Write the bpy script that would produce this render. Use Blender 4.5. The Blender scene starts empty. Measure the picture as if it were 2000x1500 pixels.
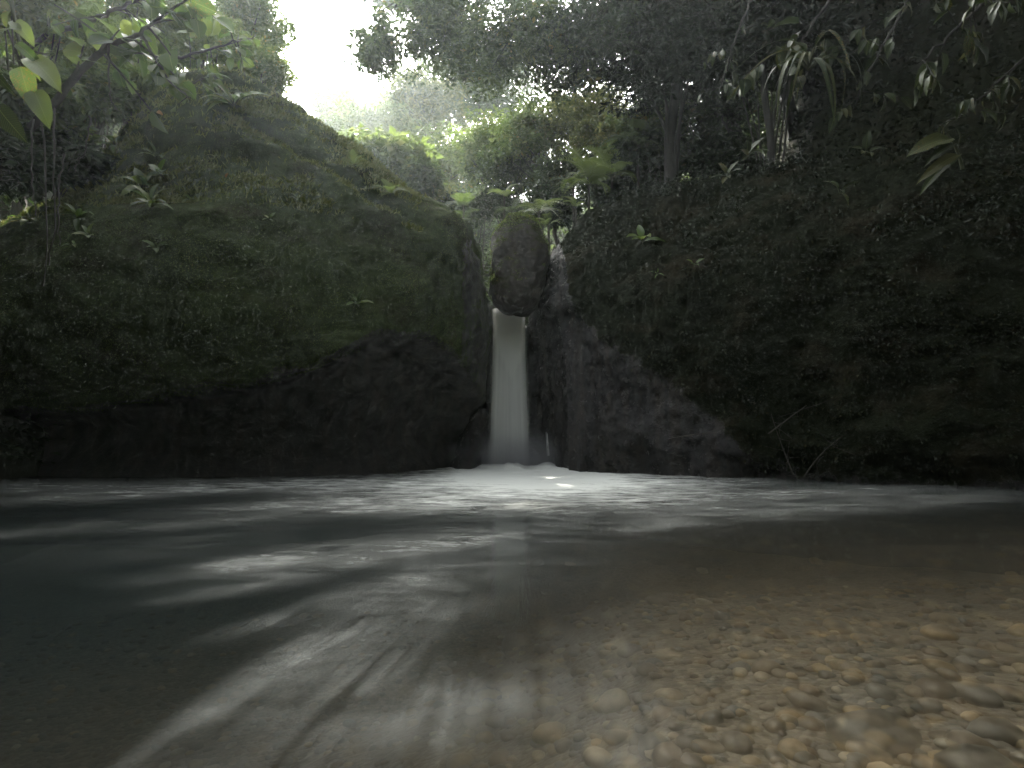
import bpy, math, random
import numpy as np
from mathutils import Vector, Matrix, Quaternion

S = bpy.context.scene
COL = S.collection
RAD = math.radians

# ------------------------------------------------------------------ camera, light, exposure
F = 1111.0                      # focal length in photo pixels (2000 wide)
PITCH = RAD(5.65)
CAM = np.array([0.0, 0.0, 0.6])
cd = bpy.data.cameras.new("camera")
cd.sensor_width = 36.0
cd.lens = F * 36 / 2000
cd.clip_start = 0.05
cd.clip_end = 500
cam = bpy.data.objects.new("camera", cd)
COL.objects.link(cam)
cam.location = CAM
cam.rotation_euler = (math.pi / 2 + PITCH, 0, 0)
S.camera = cam

SUN_EL, SUN_AZ = 45.0, -16.0    # azimuth from +Y, negative = to the left
w = bpy.data.worlds.new("World")
S.world = w
w.use_nodes = True
wn = w.node_tree
wn.nodes.clear()
sky = wn.nodes.new("ShaderNodeTexSky")
sky.sky_type = 'NISHITA'
sky.sun_disc = False
sky.sun_elevation = RAD(SUN_EL)
sky.sun_rotation = RAD(SUN_AZ)
sky.air_density = 1.4
sky.dust_density = 6.0
hs = wn.nodes.new("ShaderNodeHueSaturation")
hs.inputs['Saturation'].default_value = 0.22
cap = wn.nodes.new("ShaderNodeMix")
cap.data_type = 'RGBA'
cap.blend_type = 'DARKEN'
cap.inputs['Factor'].default_value = 0.0
cap.inputs[7].default_value = (8.1, 7.95, 7.7, 1)
bg = wn.nodes.new("ShaderNodeBackground")
bg.inputs['Strength'].default_value = 0.14
wo = wn.nodes.new("ShaderNodeOutputWorld")
wn.links.new(sky.outputs[0], hs.inputs['Color'])
wn.links.new(hs.outputs[0], cap.inputs[6])
wn.links.new(cap.outputs[2], bg.inputs[0])
wn.links.new(bg.outputs[0], wo.inputs[0])

sl = bpy.data.lights.new("sun", 'SUN')
sl.energy = 5.0
sl.angle = RAD(0.8)
sl.color = (1.0, 0.95, 0.84)
so = bpy.data.objects.new("sun", sl)
COL.objects.link(so)
e, a = RAD(SUN_EL), RAD(SUN_AZ)
SUNDIR = Vector((math.sin(a) * math.cos(e), math.cos(a) * math.cos(e), math.sin(e)))
so.rotation_euler = (-SUNDIR).to_track_quat('-Z', 'Y').to_euler()
so.location = (-6, 18, 26)

S.view_settings.view_transform = 'Standard'
S.view_settings.look = 'None'
S.view_settings.exposure = 2.5
S.view_settings.gamma = 1.0
S.view_settings.use_curve_mapping = False
S.render.engine = 'CYCLES'
cy = S.cycles
cy.use_denoising = True
cy.max_bounces = 7
cy.diffuse_bounces = 3
cy.glossy_bounces = 3
cy.transmission_bounces = 5
cy.transparent_max_bounces = 12
cy.volume_bounces = 0
cy.caustics_reflective = False
cy.caustics_refractive = False
cy.sample_clamp_indirect = 4.0
cy.use_adaptive_sampling = True
cy.adaptive_threshold = 0.02

# ------------------------------------------------------------------ maths helpers
def P(px, py, Y):
    """World point at photo pixel (px, py) and distance Y along the view axis' ground direction."""
    u, v = (px - 1000) / F, (750 - py) / F
    dy = math.cos(PITCH) - v * math.sin(PITCH)
    dz = math.sin(PITCH) + v * math.cos(PITCH)
    t = Y / dy
    return np.array([CAM[0] + u * t, Y, CAM[2] + dz * t])

def to_px(p):
    """photo pixel of world points (n,3)"""
    d = p - CAM
    f = d[:, 1] * math.cos(PITCH) + d[:, 2] * math.sin(PITCH)
    u = -d[:, 1] * math.sin(PITCH) + d[:, 2] * math.cos(PITCH)
    f = np.maximum(f, 1e-3)
    return 1000 + F * d[:, 0] / f, 750 - F * u / f

def sstep(x, a, b):
    t = np.clip((x - a) / (b - a), 0, 1)
    return t * t * (3 - 2 * t)

def vnoise(p, seed=0):
    p = np.asarray(p, dtype=np.float64)
    i = np.floor(p).astype(np.int64)
    f = p - i
    f = f * f * (3 - 2 * f)
    def h(x, y, z):
        n = (x * 374761393 + y * 668265263 + z * 1274126177 + seed * 974634777) & 0xffffffff
        n = ((n ^ (n >> 13)) * 1274126177) & 0xffffffff
        n = n ^ (n >> 16)
        return (n & 0xffff) / 32767.5 - 1.0
    r = 0
    for dx in (0, 1):
        wx = f[:, 0] if dx else 1 - f[:, 0]
        for dy in (0, 1):
            wy = f[:, 1] if dy else 1 - f[:, 1]
            for dz in (0, 1):
                wz = f[:, 2] if dz else 1 - f[:, 2]
                r = r + wx * wy * wz * h(i[:, 0] + dx, i[:, 1] + dy, i[:, 2] + dz)
    return r

def fbm(p, scale, octaves=4, seed=0, gain=0.5):
    p = np.asarray(p) * scale
    r, a = 0, 1.0
    for k in range(octaves):
        r = r + a * vnoise(p * (2.03 ** k) + 17.3 * k, seed + k)
        a *= gain
    return r

def unit(v):
    return v / np.maximum(np.linalg.norm(v, axis=-1, keepdims=True), 1e-9)

# ------------------------------------------------------------------ mesh / object helpers
def mesh_np(name, verts, faces, mats=None, smooth=True, attrs=None, uv=None):
    """faces: (n,3) or (n,4) int array"""
    me = bpy.data.meshes.new(name)
    verts = np.ascontiguousarray(verts, dtype=np.float32)
    faces = np.ascontiguousarray(faces, dtype=np.int32)
    k = faces.shape[1]
    me.vertices.add(len(verts))
    me.vertices.foreach_set("co", verts.ravel())
    me.loops.add(faces.size)
    me.loops.foreach_set("vertex_index", faces.ravel())
    me.polygons.add(len(faces))
    me.polygons.foreach_set("loop_start", np.arange(0, faces.size, k, dtype=np.int32))
    me.polygons.foreach_set("loop_total", np.full(len(faces), k, dtype=np.int32))
    me.polygons.foreach_set("use_smooth", np.full(len(faces), smooth, dtype=bool))
    for an, av in (attrs or {}).items():
        at = me.attributes.new(an, 'FLOAT', 'POINT')
        at.data.foreach_set("value", np.ascontiguousarray(av, dtype=np.float32))
    for un, uvv in (uv or {}).items():
        l = me.uv_layers.new(name=un)
        l.data.foreach_set("uv", np.ascontiguousarray(uvv[faces.ravel()], dtype=np.float32).ravel())
    me.update(calc_edges=True)
    me.validate()
    for m in (mats or []):
        me.materials.append(m)
    return me

def obj(name, me, parent=None, label=None, cat=None, group=None, kind=None, mw=None):
    o = bpy.data.objects.new(name, me)
    COL.objects.link(o)
    if parent is not None:
        o.parent = parent
    if mw is not None:
        o.matrix_local = mw
    if label: o['label'] = label
    if cat: o['category'] = cat
    if group: o['group'] = group
    if kind: o['kind'] = kind
    return o

def thing(name, label, cat, loc=(0, 0, 0), group=None):
    o = bpy.data.objects.new(name, None)
    o.empty_display_size = 0.2
    COL.objects.link(o)
    o.location = Vector(loc)
    o['label'] = label
    o['category'] = cat
    if group: o['group'] = group
    return o

def tubes(paths, sides=6):
    """paths: list of (points (n,3), radii (n,)) -> verts, quad faces"""
    V, Q, off = [], [], 0
    for pts, rad in paths:
        pts = np.asarray(pts, float)
        rad = np.asarray(rad, float)
        n = len(pts)
        tan = unit(np.gradient(pts, axis=0))
        ref = np.tile(np.array([0.0, 0.0, 1.0]), (n, 1))
        bad = np.abs(tan[:, 2]) > 0.9
        ref[bad] = (1, 0, 0)
        if bad.any() and not bad.all():
            ref[:] = (0.6, 0.64, 0.48)
        s = unit(np.cross(tan, ref))
        t = np.cross(tan, s)
        ang = np.arange(sides) * 2 * math.pi / sides
        ring = pts[:, None, :] + rad[:, None, None] * (np.cos(ang)[None, :, None] * s[:, None, :] + np.sin(ang)[None, :, None] * t[:, None, :])
        V.append(ring.reshape(-1, 3))
        i = np.arange(n - 1)[:, None] * sides
        j = np.arange(sides)[None, :]
        jn = (j + 1) % sides
        q = np.stack([i + j, i + jn, i + sides + jn, i + sides + j], -1).reshape(-1, 4) + off
        Q.append(q)
        off += n * sides
    return np.concatenate(V), np.concatenate(Q)

def bezier(p0, p1, p2, n=8):
    t = np.linspace(0, 1, n)[:, None]
    return (1 - t) ** 2 * p0 + 2 * t * (1 - t) * p1 + t * t * p2

# ------------------------------------------------------------------ materials
def newmat(name):
    m = bpy.data.materials.new(name)
    m.use_nodes = True
    nt = m.node_tree
    nt.nodes.clear()
    out = nt.nodes.new("ShaderNodeOutputMaterial")
    return m, nt, out

def N(nt, typ, **kw):
    n = nt.nodes.new(typ)
    for k, v in kw.items():
        if k.startswith('_'):
            setattr(n, k[1:], v)
        else:
            key = k.replace('__', ' ')
            n.inputs[key].default_value = v
    return n

def ramp(nt, stops, fac=None):
    r = nt.nodes.new("ShaderNodeValToRGB")
    el = r.color_ramp.elements
    while len(el) < len(stops):
        el.new(0.5)
    for e_, (p, c) in zip(el, stops):
        e_.position = p
        e_.color = (c[0], c[1], c[2], 1) if len(c) > 2 else (c[0], c[0], c[0], 1)
    if fac is not None:
        nt.links.new(fac, r.inputs[0])
    return r.outputs[0]

def noise(nt, scale, detail=4, rough=0.55, vec=None, dist=0.0, out=0):
    n = N(nt, "ShaderNodeTexNoise", Scale=scale, Detail=detail, Roughness=rough, Distortion=dist)
    if vec is not None:
        nt.links.new(vec, n.inputs['Vector'])
    return n.outputs[out]

def mapping(nt, src, scale=(1, 1, 1), rot=(0, 0, 0)):
    m = N(nt, "ShaderNodeMapping")
    m.inputs['Scale'].default_value = scale
    m.inputs['Rotation'].default_value = rot
    nt.links.new(src, m.inputs['Vector'])
    return m.outputs[0]

def mth(nt, op, a, b=None, clamp=False):
    m = nt.nodes.new("ShaderNodeMath")
    m.operation = op
    m.use_clamp = clamp
    for k, v in enumerate((a, b)):
        if v is None: continue
        if isinstance(v, (int, float)): m.inputs[k].default_value = v
        else: nt.links.new(v, m.inputs[k])
    return m.outputs[0]

def mixc(nt, fac, a, b, mode='MIX'):
    m = nt.nodes.new("ShaderNodeMix")
    m.data_type = 'RGBA'
    m.blend_type = mode
    for k, v in ((0, fac), (6, a), (7, b)):
        if isinstance(v, (int, float)): m.inputs[k].default_value = v
        elif isinstance(v, tuple): m.inputs[k].default_value = (*v, 1)
        else: nt.links.new(v, m.inputs[k])
    return m.outputs[2]

def attr(nt, name):
    n = nt.nodes.new("ShaderNodeAttribute")
    n.attribute_name = name
    return n.outputs['Fac']

def leaf_material(name, stops, rough=0.42, trans=0.45, tmul=(1.8, 1.9, 1.1), perobj=False, spots=False, spec=0.4):
    m, nt, out = newmat(name)
    r = attr(nt, "rnd")
    if perobj:
        oi = nt.nodes.new("ShaderNodeObjectInfo")
        r = oi.outputs['Random']
    c = ramp(nt, stops, r)
    co = nt.nodes.new("ShaderNodeTexCoord")
    if spots:
        uvn = mapping(nt, co.outputs['UV'], (1, 1, 1))
        sp = N(nt, "ShaderNodeSeparateXYZ")
        nt.links.new(uvn, sp.inputs[0])
        # side veins: stripes slanting off the midrib
        ax = mth(nt, 'ABSOLUTE', mth(nt, 'SUBTRACT', sp.outputs[0], 0.5))
        ph = mth(nt, 'SUBTRACT', mth(nt, 'MULTIPLY', sp.outputs[1], 62.0), mth(nt, 'MULTIPLY', ax, 30.0))
        vein = mth(nt, 'POWER', mth(nt, 'ABSOLUTE', mth(nt, 'SINE', ph)), 6.0)
        rib = mth(nt, 'LESS_THAN', ax, 0.018)
        vr = mth(nt, 'MAXIMUM', mth(nt, 'MULTIPLY', vein, 0.35), rib)
        c = mixc(nt, vr, c, mixc(nt, 0.5, c, (0.16, 0.2, 0.07)))
        n1 = noise(nt, 3.0, 5, 0.7, vec=mapping(nt, co.outputs['Object'], (9, 4, 9)))
        oi2 = nt.nodes.new("ShaderNodeObjectInfo")
        th = mth(nt, 'MULTIPLY', mth(nt, 'FRACT', mth(nt, 'MULTIPLY', oi2.outputs['Random'], 7.3)), 0.22)
        sm = ramp(nt, [(0.0, (0,)), (0.08, (1,))], mth(nt, 'SUBTRACT', n1, mth(nt, 'SUBTRACT', 0.74, th)))
        c = mixc(nt, sm, c, (0.17, 0.105, 0.03))
    p = N(nt, "ShaderNodeBsdfPrincipled", Roughness=rough)
    p.inputs['Specular IOR Level'].default_value = spec
    nt.links.new(c, p.inputs['Base Color'])
    t = nt.nodes.new("ShaderNodeBsdfTranslucent")
    tc = mixc(nt, 1.0, c, tmul, 'MULTIPLY')
    nt.links.new(tc, t.inputs['Color'])
    mx = nt.nodes.new("ShaderNodeMixShader")
    mx.inputs[0].default_value = trans
    nt.links.new(p.outputs[0], mx.inputs[1])
    nt.links.new(t.outputs[0], mx.inputs[2])
    if spots:
        b = N(nt, "ShaderNodeBump", Strength=0.35, Distance=0.004)
        nt.links.new(vr, b.inputs['Height'])
        nt.links.new(b.outputs[0], p.inputs['Normal'])
    nt.links.new(mx.outputs[0], out.inputs[0])
    return m

def rock_material(name, moss=0.5, wet=0.5, mosscol=((0.012, 0.02, 0.007), (0.045, 0.065, 0.016)), base=((0.012, 0.0115, 0.011), (0.05, 0.046, 0.042)), attr_moss=None):
    m, nt, out = newmat(name)
    g = nt.nodes.new("ShaderNodeNewGeometry")
    pos = g.outputs['Position']
    n1 = noise(nt, 1.3, 8, 0.62, pos)
    n2 = noise(nt, 7.0, 8, 0.65, pos)
    n3 = noise(nt, 34.0, 6, 0.7, pos)
    rock = ramp(nt, [(0.3, base[0]), (0.7, base[1])], mth(nt, 'ADD', mth(nt, 'MULTIPLY', n1, 0.5), mth(nt, 'MULTIPLY', n2, 0.5)))
    # stains running down
    st = noise(nt, 1.0, 5, 0.6, mapping(nt, pos, (5, 5, 0.5)))
    rock = mixc(nt, mth(nt, 'MULTIPLY', ramp(nt, [(0.45, (0,)), (0.7, (1,))], st), 0.55), rock, (0.055, 0.043, 0.03))
    mc = ramp(nt, [(0.25, mosscol[0]), (0.75, mosscol[1])], mth(nt, 'ADD', mth(nt, 'MULTIPLY', n2, 0.6), mth(nt, 'MULTIPLY', n3, 0.4)))
    brown = ramp(nt, [(0.5, (0,)), (0.68, (0.75,))], noise(nt, 0.9, 6, 0.7, mapping(nt, pos, (1, 1, 1.6))))
    mc = mixc(nt, brown, mc, (0.038, 0.03, 0.016))
    sep = nt.nodes.new("ShaderNodeSeparateXYZ")
    nt.links.new(g.outputs['Normal'], sep.inputs[0])
    up = mth(nt, 'MULTIPLY', sep.outputs[2], 0.45)
    if attr_moss:
        f = mth(nt, 'ADD', attr(nt, attr_moss), mth(nt, 'MULTIPLY', mth(nt, 'SUBTRACT', mth(nt, 'ADD', mth(nt, 'MULTIPLY', n2, .5), mth(nt, 'MULTIPLY', n1, .5)), 0.5), 2.6))
    else:
        f = mth(nt, 'ADD', mth(nt, 'ADD', up, moss), mth(nt, 'MULTIPLY', mth(nt, 'SUBTRACT', n1, 0.5), 1.2))
    mf = ramp(nt, [(0.4, (0,)), (0.6, (1,))], f)
    c = mixc(nt, mf, rock, mc)
    rr = mth(nt, 'ADD', mth(nt, 'MULTIPLY', n2, 0.4 - 0.15 * wet), 0.52 - 0.42 * wet)
    ro = mth(nt, 'MAXIMUM', rr, mth(nt, 'MULTIPLY', mf, 0.9))
    p = N(nt, "ShaderNodeBsdfPrincipled")
    nt.links.new(c, p.inputs['Base Color'])
    nt.links.new(ro, p.inputs['Roughness'])
    sp = mth(nt, 'SUBTRACT', 0.5, mth(nt, 'MULTIPLY', mf, 0.42))
    nt.links.new(sp, p.inputs['Specular IOR Level'])
    b1 = N(nt, "ShaderNodeBump", Strength=1.0, Distance=0.05 + 0.05 * wet)
    nt.links.new(mth(nt, 'ADD', n2, mth(nt, 'MULTIPLY', n3, 0.35)), b1.inputs['Height'])
    b2 = N(nt, "ShaderNodeBump", Strength=0.8, Distance=0.012)
    nt.links.new(noise(nt, 90, 4, 0.7, mapping(nt, pos, (1, 1, 0.6))), b2.inputs['Height'])
    nt.links.new(b1.outputs[0], b2.inputs['Normal'])
    nt.links.new(b2.outputs[0], p.inputs['Normal'])
    nt.links.new(p.outputs[0], out.inputs[0])
    return m

def bark_material(name, c0, c1):
    m, nt, out = newmat(name)
    g = nt.nodes.new("ShaderNodeNewGeometry")
    n1 = noise(nt, 6, 6, 0.65, mapping(nt, g.outputs['Position'], (3, 3, 0.6)))
    c = ramp(nt, [(0.3, c0), (0.7, c1)], n1)
    p = N(nt, "ShaderNodeBsdfPrincipled", Roughness=0.85)
    nt.links.new(c, p.inputs['Base Color'])
    b = N(nt, "ShaderNodeBump", Strength=0.7, Distance=0.02)
    nt.links.new(n1, b.inputs['Height'])
    nt.links.new(b.outputs[0], p.inputs['Normal'])
    nt.links.new(p.outputs[0], out.inputs[0])
    return m

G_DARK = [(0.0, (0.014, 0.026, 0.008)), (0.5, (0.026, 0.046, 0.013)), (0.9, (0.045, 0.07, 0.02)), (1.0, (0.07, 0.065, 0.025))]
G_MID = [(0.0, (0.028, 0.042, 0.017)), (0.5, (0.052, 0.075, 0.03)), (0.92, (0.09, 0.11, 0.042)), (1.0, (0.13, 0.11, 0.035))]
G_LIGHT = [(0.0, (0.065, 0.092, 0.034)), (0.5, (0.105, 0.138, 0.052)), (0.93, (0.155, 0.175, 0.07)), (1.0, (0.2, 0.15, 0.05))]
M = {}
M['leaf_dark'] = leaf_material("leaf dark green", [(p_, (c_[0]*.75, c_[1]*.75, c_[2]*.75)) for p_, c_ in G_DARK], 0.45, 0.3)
M['leaf_shade'] = leaf_material("leaf shaded green", [(p_, (c_[0]*.3, c_[1]*.3, c_[2]*.3)) for p_, c_ in G_DARK], 0.5, 0.25, spec=0.25)  # darker copy of the dark green, cliff shade put into the colour
M['leaf_mid'] = leaf_material("leaf mid green", G_MID, 0.4, 0.45)
M['leaf_light'] = leaf_material("leaf light green", G_LIGHT, 0.35, 0.6)
M['grass'] = leaf_material("lightened crown grass", [(0, (0.07, 0.085, 0.034)), (0.5, (0.13, 0.15, 0.058)), (1, (0.2, 0.195, 0.09))], 0.6, 0.5, spec=0.2)  # grass tone raised so the crown looks better lit
M['leaf_pale'] = leaf_material("leaf glossy pale", [(0, (0.06, 0.085, 0.03)), (0.6, (0.11, 0.14, 0.055)), (1, (0.19, 0.2, 0.1))], 0.3, 0.5, spec=0.6)
M['leaf_tan'] = leaf_material("leaf tan young", [(0, (0.06, 0.06, 0.025)), (0.6, (0.1, 0.095, 0.04)), (1, (0.16, 0.12, 0.055))], 0.4, 0.4)
M['leaf_olive'] = leaf_material("leaf olive", [(0, (0.05, 0.058, 0.022)), (0.6, (0.10, 0.11, 0.038)), (1, (0.17, 0.16, 0.06))], 0.4, 0.58)
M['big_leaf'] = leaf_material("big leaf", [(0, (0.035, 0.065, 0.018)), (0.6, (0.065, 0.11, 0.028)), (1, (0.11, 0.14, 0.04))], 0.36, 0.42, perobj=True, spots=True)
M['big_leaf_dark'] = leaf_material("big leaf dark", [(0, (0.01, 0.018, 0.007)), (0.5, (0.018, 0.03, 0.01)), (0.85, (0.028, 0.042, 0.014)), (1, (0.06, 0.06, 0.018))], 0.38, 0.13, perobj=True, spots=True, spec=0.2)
M['small_leaf'] = leaf_material("plant leaf", [(0, (0.04, 0.07, 0.018)), (0.6, (0.075, 0.12, 0.03)), (1, (0.13, 0.16, 0.05))], 0.38, 0.4, perobj=True)
M['dead_leaf'] = leaf_material("dead leaf", [(0, (0.2, 0.1, 0.035)), (1, (0.34, 0.2, 0.08))], 0.6, 0.3, perobj=True)
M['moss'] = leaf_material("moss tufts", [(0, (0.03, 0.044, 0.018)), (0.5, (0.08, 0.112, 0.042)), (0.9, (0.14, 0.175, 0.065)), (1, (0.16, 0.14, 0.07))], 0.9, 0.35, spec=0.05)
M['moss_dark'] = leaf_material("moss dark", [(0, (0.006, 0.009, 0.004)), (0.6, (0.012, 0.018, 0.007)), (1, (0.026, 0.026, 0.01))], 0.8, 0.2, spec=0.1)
M['bark'] = bark_material("bark", (0.018, 0.015, 0.012), (0.06, 0.052, 0.042))
M['bark_dark'] = bark_material("shaded bark", (0.008, 0.007, 0.006), (0.025, 0.022, 0.018))  # bark colour lowered to stand in for deep shade
M['bark_pale'] = bark_material("pale bark", (0.07, 0.058, 0.045), (0.17, 0.145, 0.115))
M['stem'] = bark_material("green stem", (0.03, 0.04, 0.015), (0.06, 0.07, 0.03))
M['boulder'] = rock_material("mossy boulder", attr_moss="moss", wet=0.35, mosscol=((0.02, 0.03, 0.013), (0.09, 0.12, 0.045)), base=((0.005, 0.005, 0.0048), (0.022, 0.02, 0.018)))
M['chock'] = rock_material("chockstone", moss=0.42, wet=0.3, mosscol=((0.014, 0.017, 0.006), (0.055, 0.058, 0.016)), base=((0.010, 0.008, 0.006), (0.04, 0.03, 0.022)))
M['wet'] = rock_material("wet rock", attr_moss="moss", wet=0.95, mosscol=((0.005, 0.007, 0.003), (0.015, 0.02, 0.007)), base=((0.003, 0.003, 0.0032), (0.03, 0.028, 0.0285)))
M['ledge'] = rock_material("ledge rock", moss=0.0, wet=0.95, base=((0.01, 0.01, 0.01), (0.035, 0.035, 0.036)))
M['hill'] = rock_material("forest floor", moss=0.6, wet=0.1, mosscol=((0.012, 0.017, 0.007), (0.03, 0.035, 0.013)), base=((0.015, 0.012, 0.009), (0.04, 0.032, 0.022)))

# ------------------------------------------------------------------ leaf templates  (y = along the leaf, z = face normal)
def T_leaf4(wd=0.42, fold=0.09, droop=0.12):
    v = np.array([[0, 0, 0], [-wd / 2, .42, fold], [0, .5, 0], [wd / 2, .42, fold], [0, 1, -droop]])
    f = np.array([[0, 2, 1], [0, 3, 2], [1, 2, 4], [2, 3, 4]])
    return v, f

def T_leaf2(wd=0.4, fold=0.1):
    v = np.array([[0, 0, 0], [-wd / 2, .45, fold], [wd / 2, .45, fold], [0, 1, -.05]])
    f = np.array([[0, 3, 1], [0, 2, 3]])
    return v, f

def T_blade(wd=0.12, droop=0.35):
    v = np.array([[-wd / 2, 0, 0], [wd / 2, 0, 0], [0, .55, .02], [0, 1, -droop]])
    f = np.array([[0, 1, 2], [0, 2, 3], [2, 1, 3]])
    return v, f

def T_big(wd=0.42, droop=0.35, seg=7, fold=0.12, wave=0.02, pw=0.75, tip=1.0):
    V, UV = [], []
    for i in range(seg + 1):
        t = i / seg
        hw = wd / 2 * (math.sin(math.pi * min(1, t ** pw)) ** 0.75 if 0 < t < 1 else 0.02)
        if t > 0.97: hw = 0.004
        y = t * math.cos(droop * t)
        z = -droop * t * t * 0.9
        wv = wave * math.sin(i * 2.1)
        V += [(-hw, y, z + fold * hw * 2 + wv), (-hw * .5, y, z + fold * hw * .8), (0, y, z - 0.01), (hw * .5, y, z + fold * hw * .8), (hw, y, z + fold * hw * 2 - wv)]
        UV += [(0.5 - hw / wd, t), (0.5 - hw / wd / 2, t), (0.5, t), (0.5 + hw / wd / 2, t), (0.5 + hw / wd, t)]
    fcs = []
    for i in range(seg):
        for j in range(4):
            a0 = i * 5 + j
            fcs.append((a0, a0 + 1, a0 + 6, a0 + 5))
    return np.array(V), np.array(fcs), np.array(UV)

def T_frond(n=16, wd=0.42, droop=0.35, lw=0.05, lift=0.1):
    """a fern or palm frond: rachis with pairs of leaflets, triangles"""
    V, Fc = [], []
    for i in range(n):
        t = (i + 0.6) / n
        L = wd * (math.sin(math.pi * min(1, 0.12 + t * 0.86)) ** 0.7)
        y = t * math.cos(droop * t)
        z = -droop * t * t + lift * math.sin(math.pi * t)
        for s in (-1, 1):
            b = len(V)
            V += [(0, y - lw * .5, z), (0, y + lw * .5, z), (s * L * .5, y + L * .18 + lw * .4, z + .015), (s * L * .5, y + L * .18 - lw * .35, z + .015), (s * L, y + L * .42, z - .25 * L)]
            Fc += [(b, b + 1, b + 2), (b, b + 2, b + 3), (b + 3, b + 2, b + 4)]
    for i in range(6):
        t0, t1 = i / 6, (i + 1) / 6
        b = len(V)
        g = lambda t: (t * math.cos(droop * t), -droop * t * t + lift * math.sin(math.pi * t))
        (y0, z0), (y1, z1) = g(t0), g(t1)
        r = 0.008
        V += [(-r, y0, z0), (r, y0, z0), (r * .7, y1, z1), (-r * .7, y1, z1)]
        Fc += [(b, b + 1, b + 2), (b, b + 2, b + 3)]
    return np.array(V, float), np.array(Fc)

def scatter(name, tmpl, pos, axis, nrm, scale, rnd, mat):
    """one mesh of many leaves"""
    tv, tf = tmpl[0], tmpl[1]
    n = len(pos)
    ax = unit(axis)
    s = unit(np.cross(ax, nrm))
    nn = np.cross(s, ax)
    sc = np.asarray(scale).reshape(n, 1, 1)
    V = pos[:, None, :] + sc * (tv[None, :, 0:1] * s[:, None, :] + tv[None, :, 1:2] * ax[:, None, :] + tv[None, :, 2:3] * nn[:, None, :])
    Fc = (tf[None] + (np.arange(n) * len(tv))[:, None, None]).reshape(-1, tf.shape[1])
    return mesh_np(name, V.reshape(-1, 3), Fc, [mat], smooth=False, attrs={"rnd": np.repeat(rnd, len(tv))})

def leaf_dirs(rng, n, droop=0.2, face=None):
    ax = rng.normal(size=(n, 3))
    ax[:, 2] = ax[:, 2] * 0.45 - droop
    nr = rng.normal(size=(n, 3)) * 0.55
    nr[:, 2] += 1.0
    if face is not None: nr += face
    return unit(ax), unit(nr)

# ------------------------------------------------------------------ terrain
def H(x, y):
    x = np.asarray(x, float); y = np.asarray(y, float)
    p = np.stack([x, y, np.zeros_like(x)], -1).reshape(-1, 3)
    nz = (fbm(p, 0.25, 4, 5) * 0.6).reshape(x.shape)
    z = np.full(x.shape, -1.6)
    # upper valley behind the fall
    d = np.abs(x - 0.6 - 0.12 * np.maximum(y - 14, 0))
    up = 3.05 + 0.09 * np.maximum(y - 16, 0) + np.clip(d - 1.2, 0, 14) * 0.42 * sstep(y, 13.5, 20) + sstep(y, 15.5, 19) * 1.6 + sstep(y, 19, 36) * 8.5
    k = sstep(y, 14.0, 15.2)
    z = z * (1 - k) + (up + nz * .5) * k
    # left bank
    xl = -7.0 - 0.7 * sstep(y, 7, 11) + 0.8 * sstep(y, -3, -8)
    lb = np.clip((xl - x) * 3.2, 0, 10.5) + np.clip((xl - x - 2.2) * 0.75, 0, 8)
    z = np.where(xl - x > 0, np.maximum(z, -1.6 + lb * 1.0 + nz * sstep(xl - x, 0, 2)), z)
    # right bank
    s = (x - 1.2) * 0.63 + (y - 11.1) * 0.776
    sb = np.minimum(s, x - 2.6 + np.maximum(y - 14, 0) * 0.0) - 2.2
    rb = np.clip(sb * 4.6, 0, 15.0) + np.clip((sb - 3.4) * 1.1, 0, 7)
    rb = np.where(sb > 0, rb, 0)
    right = sstep(x, 2.4, 5.0)
    z = np.maximum(z, np.where(sb > 0, -1.6 + rb + nz * 0.8, -1.6) * right + z * (1 - right))
    # downstream end of the gorge behind the viewer, raised to block light
    b = np.clip((-4.0 - y) * 1.6, 0, 13)
    z = np.maximum(z, -1.6 + b)
    return z

def grid(xs, ys):
    X, Y = np.meshgrid(xs, ys)
    ny, nx = X.shape
    i = np.arange(ny - 1)[:, None] * nx
    j = np.arange(nx - 1)[None, :]
    q = np.stack([i + j, i + j + 1, i + nx + j + 1, i + nx + j], -1).reshape(-1, 4)
    return X, Y, q

xs = np.concatenate([np.linspace(-70, -14.5, 24), np.linspace(-14, 14, 113), np.linspace(14.5, 70, 24)])
ys = np.concatenate([np.linspace(-45, -8.5, 14), np.linspace(-8, 26, 137), np.linspace(26.5, 90, 30)])
X, Y, q = grid(xs, ys)
Z = H(X, Y)
obj("hillside", mesh_np("hillside", np.stack([X, Y, Z], -1).reshape(-1, 3), q, [M['hill']]), kind='structure')

# ------------------------------------------------------------------ riverbed and water
def bedz(x, y):
    x = np.asarray(x, float); y = np.asarray(y, float)
    p = np.stack([x, y, np.zeros_like(x)], -1).reshape(-1, 3)
    n = fbm(p, 0.9, 4, 11).reshape(x.shape) * 0.05
    sh = -0.10 - 0.15 * np.maximum(0, y - 1.0) ** 1.1 - 0.40 * np.maximum(0, 0.25 - x + 0.12 * y) ** 0.9 * sstep(y, -1, 1.5) + 0.05 * np.clip(x - 1, 0, 3)
    return np.clip(sh, -1.15, -0.06) + n

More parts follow.
